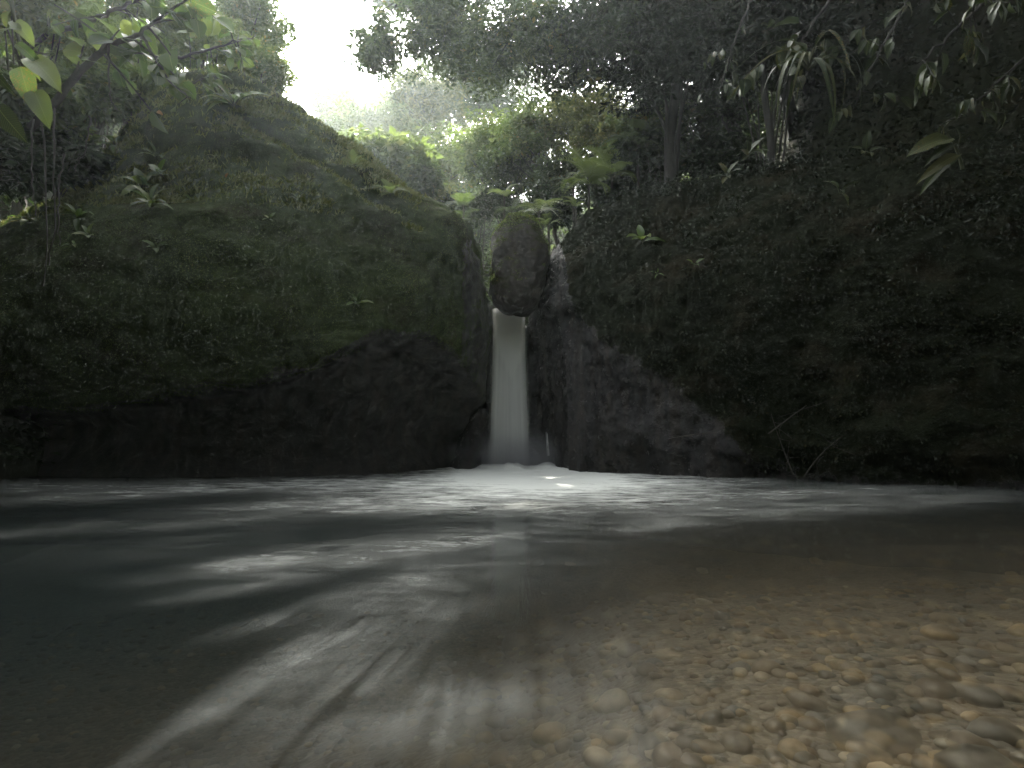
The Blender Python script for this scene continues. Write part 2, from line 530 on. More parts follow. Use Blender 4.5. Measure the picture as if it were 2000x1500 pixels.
xs = np.sinh(np.linspace(-3.3, 3.3, 170)) / np.sinh(3.3) * 14.0
ys = np.concatenate([np.linspace(-9, 0.2, 22), 0.3 + (np.linspace(0, 1, 180) ** 1.8) * 14.2])
X, Y, q = grid(xs, ys)
m, nt, out = newmat("riverbed gravel")
g = nt.nodes.new("ShaderNodeNewGeometry")
vo = N(nt, "ShaderNodeTexVoronoi", Scale=38.0)
nt.links.new(g.outputs['Position'], vo.inputs['Vector'])
sepc = nt.nodes.new("ShaderNodeSeparateColor")
nt.links.new(vo.outputs['Color'], sepc.inputs[0])
c = ramp(nt, [(0.0, (0.11, 0.095, 0.07)), (0.4, (0.21, 0.175, 0.13)), (0.75, (0.3, 0.25, 0.18)), (1.0, (0.42, 0.36, 0.27))], sepc.outputs[0])
c = mixc(nt, 0.35, c, ramp(nt, [(0.3, (0.06, 0.047, 0.032)), (0.7, (0.19, 0.14, 0.088))], noise(nt, 2.2, 6, 0.65, g.outputs['Position'])))
p_ = N(nt, "ShaderNodeBsdfPrincipled", Roughness=0.6)
nt.links.new(c, p_.inputs['Base Color'])
b_ = N(nt, "ShaderNodeBump", Strength=0.7, Distance=0.02)
b_.invert = True
nt.links.new(vo.outputs['Distance'], b_.inputs['Height'])
nt.links.new(b_.outputs[0], p_.inputs['Normal'])
nt.links.new(p_.outputs[0], out.inputs[0])
riverbed = obj("riverbed", mesh_np("riverbed", np.stack([X, Y, bedz(X, Y)], -1).reshape(-1, 3), q, [m]), kind='structure')

# water: foam density is a property of the flow, laid down as blobs where the photo shows white water
FOAM = [  # px, py, rx, ry, angle deg, amount
    (1025, 908, 120, 24, 0, 1.5), (1060, 925, 190, 18, 0, 1.2), (960, 955, 300, 32, 0, .62), (1230, 948, 230, 15, 2, .55), (1180, 975, 260, 28, 0, .3),
    (1580, 962, 330, 12, 2, .26), (1850, 975, 260, 14, 2, .14), (1500, 1000, 300, 18, 3, .14), (820, 985, 190, 14, 3, .45), (700, 945, 300, 12, 0, .3),
    (430, 948, 330, 12, 0, .2), (250, 965, 260, 10, 3, .28), (560, 985, 200, 10, 4, .26), (60, 950, 200, 14, 0, .22), (420, 1020, 130, 7, 4, .22),
    (90, 1035, 151, 9, 6, 0.12), (500, 1098, 172, 17, 9, 0.26), (680, 1082, 270, 18, 6, 0.21), (540, 1132, 194, 16, 10, 0.20), (860, 1062, 129, 13, 4, 0.21), (270, 1075, 280, 29, 6, 0.06),
    (740, 1160, 183, 29, 14, 0.12), (560, 1200, 129, 12, 18, 0.15), (820, 1130, 129, 54, 20, 0.10), (880, 1180, 129, 67, 30, 0.07),
    (640, 1265, 162, 27, 34, 0.11), (470, 1360, 216, 29, 38, 0.13), (330, 1440, 162, 24, 38, 0.13), (560, 1380, 216, 81, 38, 0.08), (700, 1300, 172, 81, 35, 0.10),
    (800, 1415, 226, 81, 10, 0.12), (900, 1370, 172, 67, 0, 0.06), (1240, 1470, 120, 90, 80, 0.10), (1160, 1390, 162, 108, 75, 0.07), (1050, 1080, 183, 81, 0, 0.06), (1280, 1030, 97, 10, 3, 0.12),
    (950, 1010, 648, 54, 0, 0.05), (980, 1330, 216, 67, 20, 0.05)]
def foam_at(p):
    px, py = to_px(p)
    r = np.zeros(len(p))
    for (cx, cyy, rx, ry, an, am) in FOAM:
        t = RAD(-an)
        dx, dy = px - cx, py - cyy
        u = dx * math.cos(t) + dy * math.sin(t)
        v = -dx * math.sin(t) + dy * math.cos(t)
        r = r + am * np.exp(-(u / rx) ** 2 - (v / ry) ** 2)
    main = np.exp(-((px - 1040) / 260) ** 2 - ((py - 925) / 40) ** 2)
    r = r * (0.68 + 0.45 * main)
    return np.where(p[:, 1] > 0.45, r, 0.05)

xs = np.sinh(np.linspace(-3.3, 3.3, 280)) / np.sinh(3.3) * 14.0
ys = np.concatenate([np.linspace(-9, 0.2, 16), 0.3 + (np.linspace(0, 1, 330) ** 1.8) * 14.0])
X, Y, q = grid(xs, ys)
pp = np.stack([X, Y, np.zeros_like(X)], -1).reshape(-1, 3)
fo = foam_at(pp)
rr = np.hypot(pp[:, 0] - 0.1, (pp[:, 1] - 12.4))
C0 = np.array([0.1, 4.7])
th = np.arctan2(pp[:, 0] - C0[0], -(pp[:, 1] - C0[1]))
rad = np.hypot(pp[:, 0] - C0[0], pp[:, 1] - C0[1])
near = 1 - sstep(pp[:, 1] + .5 * fbm(pp, .8, 2, 19), 1.9, 3.6)
wz = 0.09 * np.exp(-(rr / 1.2) ** 2) * (1 + 0.9 * fbm(pp, 2.6, 4, 3)) + 0.012 * fbm(pp * [1, 2.2, 1], 1.4, 3, 7) * sstep(pp[:, 1], 1.5, 5)
wz += 0.004 * near * vnoise(np.stack([th * 9, rad * 0.9, rad * 0], -1), 4) * (0.2 + 2 * np.clip(fo, 0, .5))
V = pp.copy(); V[:, 2] = wz
depth = np.clip(-bedz(pp[:, 0], pp[:, 1]), 0, 2)
uvA = np.stack([th, rad], -1)
uvB = pp[:, :2].copy()
mw_, nt, out = newmat("stream water")
def uvn(nt, n):
    u = nt.nodes.new("ShaderNodeUVMap"); u.uv_map = n; return u.outputs[0]
A, B = uvn(nt, "flow"), uvn(nt, "plan")
sA = noise(nt, 1.0, 7, 0.62, mapping(nt, A, (26, 0.9, 1)), 1.4)
sA2 = noise(nt, 1.0, 5, 0.6, mapping(nt, A, (70, 2.4, 1)), 1.6)
sB = noise(nt, 1.0, 7, 0.62, mapping(nt, B, (1.3, 5.5, 1), (0, 0, RAD(-8))), 1.2)
sB2 = noise(nt, 1.0, 5, 0.65, mapping(nt, B, (4.0, 13, 1), (0, 0, RAD(-8))), 1.0)
nr = attr(nt, "near")
st1 = mth(nt, 'ADD', mth(nt, 'MULTIPLY', sA, nr), mth(nt, 'MULTIPLY', sB, mth(nt, 'SUBTRACT', 1.0, nr)))
st2 = mth(nt, 'ADD', mth(nt, 'MULTIPLY', sA2, nr), mth(nt, 'MULTIPLY', sB2, mth(nt, 'SUBTRACT', 1.0, nr)))
sA3 = noise(nt, 1.0, 4, 0.6, mapping(nt, A, (210, 3.0, 1)), 1.0)
sB3 = noise(nt, 1.0, 5, 0.65, mapping(nt, B, (14.0, 40, 1), (0, 0, RAD(-8))), 1.5)
st3 = mth(nt, 'ADD', mth(nt, 'MULTIPLY', sA3, nr), mth(nt, 'MULTIPLY', sB3, mth(nt, 'SUBTRACT', 1.0, nr)))
stk = mth(nt, 'ADD', mth(nt, 'ADD', mth(nt, 'MULTIPLY', st1, 0.45), mth(nt, 'MULTIPLY', st2, 0.33)), mth(nt, 'MULTIPLY', st3, 0.22))
fo_a = attr(nt, "foam")
# streaks: threshold falls as the foam gets denser
sh = mth(nt, 'ADD', mth(nt, 'MULTIPLY', mth(nt, 'SUBTRACT', stk, 0.5), 6.0), 1.0)
sh = mth(nt, 'MAXIMUM', sh, 0.0)
brk = ramp(nt, [(0.34, (0.3,)), (0.66, (1.2,))], noise(nt, 2.1, 6, 0.68, mapping(nt, B, (1, 1.6, 1)), 0.5))
ff = mth(nt, 'MULTIPLY', mth(nt, 'MULTIPLY', fo_a, sh), mth(nt, 'MAXIMUM', brk, mth(nt, 'SUBTRACT', fo_a, 0.15)))
ff = mth(nt, 'MINIMUM', mth(nt, 'POWER', ff, 1.15), 0.93)
# body: clear to murky with depth
lw = nt.nodes.new("ShaderNodeLayerWeight")
lw.inputs['Blend'].default_value = 0.5
dep = attr(nt, "depth")
murk = mth(nt, 'SUBTRACT', 1.0, mth(nt, 'POWER', 0.24, dep))
body = N(nt, "ShaderNodeBsdfDiffuse")
bc = ramp(nt, [(0.0, (0.06, 0.052, 0.034)), (0.35, (0.017, 0.018, 0.015)), (0.8, (0.008, 0.012, 0.012))], dep)
nt.links.new(bc, body.inputs[0])
tr = nt.nodes.new("ShaderNodeBsdfTransparent")
tr.inputs[0].default_value = (0.93, 0.94, 0.89, 1)
rf = N(nt, "ShaderNodeBsdfRefraction", Roughness=0.27, IOR=1.2)
rf.inputs[0].default_value = (0.96, 0.95, 0.9, 1)
m0 = nt.nodes.new("ShaderNodeMixShader"); m0.inputs[0].default_value = 0.5
nt.links.new(tr.outputs[0], m0.inputs[1]); nt.links.new(rf.outputs[0], m0.inputs[2])
m1 = nt.nodes.new("ShaderNodeMixShader")
nt.links.new(murk, m1.inputs[0]); nt.links.new(m0.outputs[0], m1.inputs[1]); nt.links.new(body.outputs[0], m1.inputs[2])
bmp = N(nt, "ShaderNodeBump", Strength=0.15, Distance=0.012)
nt.links.new(stk, bmp.inputs['Height'])
gl = N(nt, "ShaderNodeBsdfGlossy", Roughness=0.1)
nt.links.new(bmp.outputs[0], gl.inputs['Normal'])
fr = N(nt, "ShaderNodeFresnel", IOR=1.33)
nt.links.new(bmp.outputs[0], fr.inputs['Normal'])
m2 = nt.nodes.new("ShaderNodeMixShader")
nt.links.new(mth(nt, 'MULTIPLY', fr.outputs[0], 0.7), m2.inputs[0]); nt.links.new(m1.outputs[0], m2.inputs[1]); nt.links.new(gl.outputs[0], m2.inputs[2])
fm = N(nt, "ShaderNodeBsdfDiffuse")
fm.inputs[0].default_value = (0.72, 0.735, 0.69, 1)
m3 = nt.nodes.new("ShaderNodeMixShader")
nt.links.new(ff, m3.inputs[0]); nt.links.new(m2.outputs[0], m3.inputs[1]); nt.links.new(fm.outputs[0], m3.inputs[2])
nt.links.new(m3.outputs[0], out.inputs[0])
obj("water", mesh_np("water", V, q, [mw_], attrs={"foam": fo, "near": near, "depth": depth}, uv={"flow": uvA, "plan": uvB}), kind='structure')

# ------------------------------------------------------------------ rocks
def loft(rings, m, smooth_it=2):
    """rings (L,n,3) -> resampled to m rings, smoothed, closed with fans; returns verts, quads(tri as degenerate-free list)"""
    L, n, _ = rings.shape
    u = np.linspace(0, L - 1, m)
    i = np.clip(u.astype(int), 0, L - 2)
    t = (u - i)[:, None, None]
    R = rings[i] * (1 - t) + rings[i + 1] * t
    for _ in range(smooth_it):
        R[1:-1] = 0.25 * R[:-2] + 0.5 * R[1:-1] + 0.25 * R[2:]
    return R

def ring_mesh_faces(m, n):
    i = np.arange(m - 1)[:, None] * n
    j = np.arange(n)[None, :]
    jn = (j + 1) % n
    return np.stack([i + j, i + jn, i + n + jn, i + n + j], -1).reshape(-1, 4)

def normals_of(R):
    du = np.roll(R, -1, 1) - np.roll(R, 1, 1)
    dv = np.gradient(R, axis=0)
    return unit(np.cross(du, dv))

def superring(z, xl, xr, yf, yb, n, e=2.2, tilt=0.0):
    t = np.linspace(0, 2 * math.pi, n, endpoint=False)
    c, s = np.cos(t), np.sin(t)
    cx, cyy = (xl + xr) / 2, (yf + yb) / 2
    x = cx + (xr - xl) / 2 * np.sign(c) * np.abs(c) ** (2 / e)
    y = cyy + (yb - yf) / 2 * np.sign(s) * np.abs(s) ** (2 / e)
    return np.stack([x, y, np.full(n, z) + tilt * (x - cx)], -1)

def spline_ring(z, pts, n):
    P_ = np.array(pts, float); k = len(P_)
    u = np.linspace(0, k, n, endpoint=False); i = u.astype(int); t = (u - i)[:, None]
    p0, p1, p2, p3 = P_[(i - 1) % k], P_[i % k], P_[(i + 1) % k], P_[(i + 2) % k]
    q_ = 0.5 * ((2 * p1) + (-p0 + p2) * t + (2 * p0 - 5 * p1 + 4 * p2 - p3) * t ** 2 + (-p0 + 3 * p1 - 3 * p2 + p3) * t ** 3)
    return np.column_stack([q_, np.full(n, z)])

def finish_rock(R, disp):
    m_, n_ = R.shape[:2]
    nr_ = normals_of(R)
    cen = R.reshape(-1, 3).mean(0)
    if ((R - cen) * nr_).sum() < 0: nr_ = -nr_
    R2 = R + nr_ * disp(R.reshape(-1, 3), nr_.reshape(-1, 3)).reshape(m_, n_, 1)
    V_ = R2.reshape(-1, 3)
    q_ = ring_mesh_faces(m_, n_)
    # caps as degenerate-free strips: collapse with a centre ring
    top = R2[-1].mean(0); bot = R2[0].mean(0)
    tb = len(V_)
    V_ = np.vstack([V_, top, bot])
    j = np.arange(0, n_, 2)
    last = (m_ - 1) * n_
    qt = np.stack([last + j, last + (j + 1) % n_, last + (j + 2) % n_, np.full(len(j), tb)], -1)
    qb = np.stack([(j + 2) % n_, (j + 1) % n_, j, np.full(len(j), tb + 1)], -1)
    return V_, np.vstack([q_, qt, qb]), nr_.reshape(-1, 3)

# --- the big mossy boulder
TB = [  # z, xl, xr, yf, yb
    (-1.2, -11, -1.5, 9.6, 17), (-.3, -11, -1.32, 9.4, 17), (.3, -11, -1.12, 9.2, 17), (.9, -11, -.92, 8.9, 17), (1.6, -11, -.76, 8.5, 17), (2.5, -10.8, -.66, 8.15, 17),
    (3.4, -10.5, -.62, 8.1, 17), (4.2, -10, -.58, 8.3, 16.8), (4.7, -9.7, -.55, 8.6, 16.5), (5.05, -9.3, -.66, 8.85, 16.1), (5.35, -9.0, -1.02, 8.95, 15.5), (5.57, -8.7, -1.45, 9.0, 15.0),
    (5.82, -8.4, -2.1, 9.15, 14.1), (6.15, -7.9, -2.95, 9.3, 12.8), (6.4, -7.3, -3.4, 9.4, 12.2), (6.6, -6.9, -3.75, 9.5, 11.6), (6.78, -6.4, -4.25, 9.6, 10.9), (6.86, -5.9, -4.7, 9.8, 10.5), (6.9, -5.5, -5.1, 9.95, 10.2)]
nR = 370
R = loft(np.array([superring(*r[:1], *r[1:], nR) for r in TB]), 290, 12)
R[..., 2] += 0.42 * sstep(R[..., 2], 5.2, 6.6)
R[..., 2] += (0.2 * np.exp(-((R[..., 0] + 5.6) / .9) ** 2) - 0.30 * np.exp(-((R[..., 0] + 1.6) / 1.0) ** 2) - 0.16 * np.exp(-((R[..., 0] + 3.5) / .8) ** 2)) * sstep(R[..., 2], 4.6, 5.6)
def disp_b(p, nrm):
    px, py = to_px(p)
    arch = np.interp(px, [-200, 120, 300, 450, 600, 690, 760, 840, 900, 950], [830, 800, 775, 755, 715, 672, 648, 655, 700, 800])
    arch = arch + 14 * vnoise(p * 2.2, 31)
    front = sstep(-nrm[:, 1], 0.0, 0.4)
    cut = sstep(py, arch - 12, arch + 55) * front * sstep(p[:, 2], -0.2, 0.5)
    d = 0.22 * fbm(p, 0.42, 3, 2) + 0.11 * fbm(p, 1.3, 3, 8) + 0.05 * fbm(p * [1, 1, 1.4], 3.6, 4, 9)
    # a long crease running down from the crown parallel to the skyline, and a soft shoulder above it
    cr = np.interp(px, [430, 560, 700, 790, 850], [215, 268, 352, 405, 455])
    k = sstep(px, 430, 560) * (1 - sstep(px, 760, 850))
    d -= 0.20 * np.exp(-((py - cr) / 14.0) ** 2) * k * (p[:, 1] < 14)
    d += 0.13 * np.exp(-((py - cr - 34) / 24.0) ** 2) * k * (p[:, 1] < 14)
    return d * 0.9 - 0.75 * cut
Vb, qb_, nb = finish_rock(R, disp_b)
px, py = to_px(Vb)
arch = np.interp(px, [-200, 120, 300, 450, 600, 690, 760, 840, 900, 950], [830, 800, 775, 755, 715, 672, 648, 655, 700, 800]) + 14 * vnoise(Vb * 2.2, 31)
mossb = 1.15 - 1.2 * sstep(py, arch - 25, arch + 12)
mossb = np.where(Vb[:, 0] > -0.95, np.minimum(mossb, 0.35 + 0.9 * sstep(Vb[:, 2], 4.2, 5.2)), mossb)
boulder = thing("mossy_boulder", "huge rounded boulder under a blanket of green moss, undercut above the pool", "boulder", (-5, 12, 0))
bi = Matrix.Translation((5, -12, 0))
obj("rock", mesh_np("rock", Vb, qb_, [M['boulder']], attrs={"moss": mossb}), boulder, mw=bi)

def surf_samples(V, q, n, rng, weight=None, hide=None):
    a, b, c, d = V[q[:, 0]], V[q[:, 1]], V[q[:, 2]], V[q[:, 3]]
    nr_ = np.cross(c - a, d - b)
    ar = np.linalg.norm(nr_, axis=1) / 2
    nr_ = unit(nr_)
    cen = (a + b + c + d) / 4
    w_ = ar * (weight(cen, nr_) if weight is not None else 1)
    w_ = np.maximum(w_, 0); w_ /= w_.sum()
    i = rng.choice(len(q), n, p=w_)
    u, v = rng.random((n, 1)), rng.random((n, 1))
    p = (a[i] * (1 - u) + b[i] * u) * (1 - v) + (d[i] * (1 - u) + c[i] * u) * v
    return p, nr_[i], i

rng = np.random.default_rng(4)
def facing(cen, n_):
    v = unit(CAM - cen)
    return (v * n_).sum(1)
sgn = 1.0
def wb(cen, n_):
    f = facing(cen, n_ * sgn)
    ix, iy = to_px(cen)
    ar = np.interp(ix, [-200, 120, 300, 450, 600, 690, 760, 840, 900, 950], [830, 800, 775, 755, 715, 672, 648, 655, 700, 800]) + 14 * vnoise(cen * 2.2, 31)
    k = (f > -0.25) * (1 - sstep(iy, ar - 15, ar + 18)) * (cen[:, 2] > 0.3) * (cen[:, 1] < 15.5)
    k = k * np.clip(0.75 + 0.8 * fbm(cen, 1.6, 3, 44), 0.4, 1.4)
    return k * (0.12 + 0.88 * (cen[:, 0] < -0.9))
def check_sign(V, q):
    a, b, c = V[q[:, 0]], V[q[:, 1]], V[q[:, 2]]
    n_ = np.cross(b - a, c - a)
    return 1.0 if ((a - V.mean(0)) * n_).sum() > 0 else -1.0
sgn = check_sign(Vb, qb_)
# short fuzzy moss: tiny hanging tufts
n = 185000
p, nn, _ = surf_samples(Vb, qb_, n, rng, wb)
nn = nn * sgn
ax = unit(nn * 0.35 + np.array([0, 0, -0.55]) + rng.normal(size=(n, 3)) * 0.28)
sc = 0.011 + 0.02 * rng.random(n) ** 2
cl = np.clip(0.42 + 0.32 * fbm(p, 2.4, 3, 51) + rng.normal(size=n) * 0.18, 0, 1)
me = scatter("moss", T_leaf2(0.55, .12), p, ax, nn + rng.normal(size=(n, 3)) * 0.22 + [0, 0, .35], sc, cl, M['moss'])
obj("moss", me, boulder, kind='stuff', mw=bi)
# taller grassy fringe along the crown, paled to stand in for hazy light
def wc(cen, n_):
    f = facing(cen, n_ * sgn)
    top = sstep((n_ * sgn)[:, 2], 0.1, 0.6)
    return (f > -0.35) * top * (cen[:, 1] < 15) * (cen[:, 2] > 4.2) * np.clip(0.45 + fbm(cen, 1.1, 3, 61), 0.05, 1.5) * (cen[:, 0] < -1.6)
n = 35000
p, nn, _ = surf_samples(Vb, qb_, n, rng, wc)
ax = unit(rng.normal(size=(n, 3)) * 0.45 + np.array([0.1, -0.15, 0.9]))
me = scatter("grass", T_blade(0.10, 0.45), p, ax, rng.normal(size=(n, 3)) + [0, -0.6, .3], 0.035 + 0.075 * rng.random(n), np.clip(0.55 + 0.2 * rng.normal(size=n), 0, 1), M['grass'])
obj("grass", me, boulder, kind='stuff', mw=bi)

# --- right rock wall
RW = [
    (-1.2, [(.8, 13.4), (1.15, 11.5), (1.28, 11.12), (2.6, 10.0), (4.4, 8.6), (7.2, 7.0), (11, 5.5), (15, 9), (13, 16), (5, 17.5), (1.5, 16)]),
    (0, [(.78, 13.3), (1.14, 11.4), (1.24, 11.06), (2.6, 9.9), (4.4, 8.5), (7.2, 6.9), (11, 5.4), (15, 9), (13, 16), (5, 17.5), (1.5, 16)]),
    (.9, [(.72, 13.3), (1.13, 11.4), (1.22, 11.1), (2.6, 10.0), (4.4, 8.6), (7.2, 6.9), (11, 5.4), (15, 9), (13, 16), (5, 17.5), (1.5, 16)]),
    (2.2, [(.66, 13.3), (1.10, 11.5), (1.2, 11.25), (2.6, 9.85), (4.4, 8.5), (7.2, 6.9), (11, 5.4), (15, 9), (13, 16), (5, 17.5), (1.4, 16)]),
    (3.5, [(.6, 13.3), (.98, 12.0), (1.14, 11.7), (2.6, 10.2), (4.4, 8.9), (7.2, 7.4), (11, 5.9), (15, 9), (13, 16), (5, 17.5), (1.3, 16)]),
    (4.4, [(.72, 13.3), (.98, 12.4), (1.25, 12.1), (2.7, 10.8), (4.5, 9.6), (7.3, 8.2), (11, 6.6), (15, 9), (13, 16), (5, 17.5), (1.4, 16)]),
    (5.0, [(.95, 13.4), (1.12, 12.8), (1.42, 12.45), (2.8, 11.2), (4.6, 10.1), (7.5, 8.9), (11, 7.4), (15, 9.5), (13, 16), (5, 17.2), (1.7, 15.6)]),
    (5.6, [(1.5, 13.5), (1.5, 13.0), (1.75, 12.7), (3.0, 11.7), (4.8, 10.8), (7.7, 9.8), (11, 8.4), (14.5, 10), (12.5, 15.5), (5, 16.5), (2.1, 15.0)]),
    (6.1, [(1.95, 13.7), (1.9, 13.2), (2.1, 12.9), (3.3, 12.2), (5.0, 11.6), (8, 10.8), (11, 9.6), (14, 10.5), (12, 15), (5, 15.8), (2.5, 14.6)]),
    (6.35, [(2.5, 13.7), (2.5, 13.4), (2.7, 13.1), (3.8, 12.8), (5.2, 12.4), (8, 11.8), (10.5, 11), (12.5, 11.5), (11, 14), (5, 14.8), (3.0, 14.2)]),
    (6.45, [(5.0, 13.6), (5.1, 13.5), (5.2, 13.4), (5.6, 13.3), (6.2, 13.2), (8, 13), (9, 12.8), (9.5, 12.9), (9, 13.4), (6, 13.8), (5.3, 13.7)])]
R = loft(np.array([spline_ring(z, p_, 400) for z, p_ in RW]), 230, 7)
def disp_r(p, nrm):
    d = 0.20 * fbm(p, 0.6, 3, 22) + 0.22 * (1 - np.abs(fbm(p * [1, 1, 0.6], 1.3, 4, 23))) + 0.11 * (0.5 - np.abs(fbm(p * [1, 1, 1.3], 2.6, 4, 24))) + 0.04 * fbm(p, 8, 3, 25)
    keep = 1 - 0.8 * np.exp(-((p[:, 0] - 1.2) / 0.35) ** 2) * (p[:, 2] < 3.2)
    # a rounded hump with the wet face under it, scooped near the water
    px, py = to_px(p)
    sc_ = np.exp(-((px - 1230) / 75) ** 2 - ((py - 890) / 40) ** 2) * 0.22 + sstep(py, 880, 930) * 0.18 * (px > 1135)
    d2 = 0.35 * np.exp(-((px - 1560) / 110) ** 2) * sstep(py, 560, 760) * sstep(-nrm[:, 1], 0, .4)
    return d * keep * 0.8 - sc_ - d2
Vr, qr, nrr = finish_rock(R, disp_r)
px, py = to_px(Vr)
lim = np.interp(px, [1080, 1130, 1200, 1300, 1400, 1480, 1700, 2000], [520, 640, 690, 760, 830, 930, 960, 960])
mossr = 0.95 - 1.1 * sstep(py, lim - 60, lim + 40)
mossr = np.where(Vr[:, 0] < 1.15, np.minimum(mossr, 0.2), mossr)
rwall = thing("wet_rock_wall", "dark dripping rock wall with a mossy shoulder, standing beside the waterfall", "rock", (6, 12, 0))
ri = Matrix.Translation((-6, -12, 0))
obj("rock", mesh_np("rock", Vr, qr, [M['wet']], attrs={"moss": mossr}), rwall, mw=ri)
sgn = check_sign(Vr, qr)
def wr(cen, n_):
    f = facing(cen, n_ * sgn)
    ix, iy = to_px(cen)
    lm = np.interp(ix, [1080, 1130, 1200, 1300, 1400, 1480, 1700, 2000], [520, 640, 690, 760, 830, 930, 960, 960])
    return (f > -0.2) * (1 - sstep(iy, lm - 60, lm + 30)) * (cen[:, 1] < 15) * (cen[:, 0] > 1.15) * (cen[:, 0] < 9) * np.clip(.3 + fbm(cen, 1.5, 3, 77), .05, 1.2)
n = 36000
p, nn, _ = surf_samples(Vr, qr, n, rng, wr)
nn = nn * sgn
ax = unit(nn * 0.55 + np.array([0, 0, -0.6]) + rng.normal(size=(n, 3)) * 0.4)
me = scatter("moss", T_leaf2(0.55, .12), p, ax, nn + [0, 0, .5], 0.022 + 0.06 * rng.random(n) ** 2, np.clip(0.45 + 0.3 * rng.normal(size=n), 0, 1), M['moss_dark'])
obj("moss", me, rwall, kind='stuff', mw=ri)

# --- ledge behind the fall
def blob_rock(name, parent, c, r, mat, seed, amp=0.12, fq=0.9, nu=110, nv=80, e=2.3, rot=0, mossattr=None, shape=None):
    ph = np.linspace(-math.pi / 2 + 0.03, math.pi / 2 - 0.03, nv)
    t = np.linspace(0, 2 * math.pi, nu, endpoint=False)
    cp, sp = np.cos(ph)[:, None], np.sin(ph)[:, None]
    pw = lambda a_: np.sign(a_) * np.abs(a_) ** (2 / e)
    x = pw(cp) * pw(np.cos(t))[None]; y = pw(cp) * pw(np.sin(t))[None]; z = pw(sp) * np.ones((1, nu))
    Rr = np.stack([x * r[0], y * r[1], z * r[2]], -1)
    if shape is not None: Rr = shape(Rr)
    cr_, sr_ = math.cos(rot), math.sin(rot)
    Rr = np.stack([Rr[..., 0] * cr_ - Rr[..., 1] * sr_, Rr[..., 0] * sr_ + Rr[..., 1] * cr_, Rr[..., 2]], -1)
    Rw = Rr + np.array(c)
    rm = min(r)
    Vv, qq, _ = finish_rock(Rw, lambda p, n_: amp * rm * (fbm(p, fq / rm, 3, seed) + 0.35 * fbm(p, 3.5 * fq / rm, 3, seed + 5)))
    return Vv, qq

ledge = thing("waterfall_ledge", "wet black rock step behind the falling water, closing the back of the cleft", "rock", (0, 14.4, 0))
def ledge_ring(z, f):  # a wall across the cleft
    return superring(z, -2.6, 2.4, f, 17.2, 260, 3.2)
R = loft(np.array([ledge_ring(z, f) for z, f in [(-1.2, 13.2), (0, 13.25), (1, 13.35), (2.4, 13.4), (3.0, 13.3), (3.28, 13.35), (3.38, 13.6), (3.42, 15.0)]]), 120, 3)
Vl, ql, _ = finish_rock(R, lambda p, n_: (0.13 * fbm(p * [1.6, 1, .45], 1.6, 4, 71) + 0.05 * fbm(p * [1, 1, .4], 6, 3, 72)) * (1 - sstep(p[:, 2], 3.0, 3.3) * .9))
obj("rock", mesh_np("rock", Vl, ql, [M['ledge']]), ledge, mw=Matrix.Translation((0, -14.4, 0)))
# the buttress just to the right of the fall, wet and lit from above
Vv, qq = blob_rock("rock", None, (.62, 13.25, 1.3), (.36, .62, 2.3), M['ledge'], 81, 0.3, 0.8, 150, 200, 2.6)
obj("buttress", mesh_np("buttress", Vv, qq, [M['ledge']]), ledge, mw=Matrix.Translation((0, -14.4, 0)))
Vv, qq = blob_rock("rock", None, (-1.0, 12.45, .1), (.28, .55, 1.2), M['ledge'], 85, 0.3, 0.8, 120, 100, 2.2, shape=lambda r: np.stack([r[..., 0] + r[..., 2] * 0.30, r[..., 1], r[..., 2]], -1))
foot = obj("leaning_rock", mesh_np("leaning_rock", Vv, qq, [M['ledge']]), label="slanting wet rock at the foot of the mossy boulder, beside the splash", cat="rock")

# --- the wedged boulder
cc = P(1013, 526, 12.35)
def egg(r):
    z = r[..., 2]
    k = 1 - 0.10 * np.clip(-z / 1.0, 0, 1) ** 1.5 + 0.05 * np.clip(z, 0, .5)
    zz = np.where(z < -0.78, -0.78 + (z + 0.78) * 0.55, z)
    return np.stack([r[..., 0] * k + 0.05 * z, r[..., 1] * k, zz], -1)
Vv, qq = blob_rock("rock", None, cc, (.70, .78, 1.15), M['chock'], 91, 0.15, 0.8, 260, 220, 2.45, shape=egg)
chock = thing("wedged_boulder", "egg shaped boulder wedged in the cleft right above the waterfall", "boulder", cc)
obj("rock", mesh_np("rock", Vv, qq, [M['chock']]), chock, mw=Matrix.Translation(-Vector(cc)))
n = 9000
sgn = check_sign(Vv, qq)
p, nn, _ = surf_samples(Vv, qq, n, rng, lambda c_, n_: sstep((n_ * sgn)[:, 2] + 0.35 * fbm(c_, 2, 3, 6), -0.15, 0.8))
nn = nn * sgn
me = scatter("moss", T_leaf2(0.5, .1), p, unit(nn * .6 + rng.normal(size=(n, 3)) * .4 + [0, 0, -.2]), nn + [0, 0, .4], 0.015 + 0.03 * rng.random(n), np.clip(.55 + .25 * rng.normal(size=n), 0, 1), M['moss'])
obj("moss", me, chock, kind='stuff', mw=Matrix.Translation(-Vector(cc)))
# --- twig hanging below it
tw = P(1019, 598, 11.95)
v_, q_ = tubes([(np.array([tw, tw + [.005, 0, -.06], tw + [-.015, 0, -.12], tw + [-.03, 0.0, -.17]]), [.012, .01, .008, .003])], 6)
obj("hanging_twig", mesh_np("hanging_twig", v_, q_, [M['bark']]), label="short dark twig hanging under the wedged boulder in front of the fall", cat="twig")

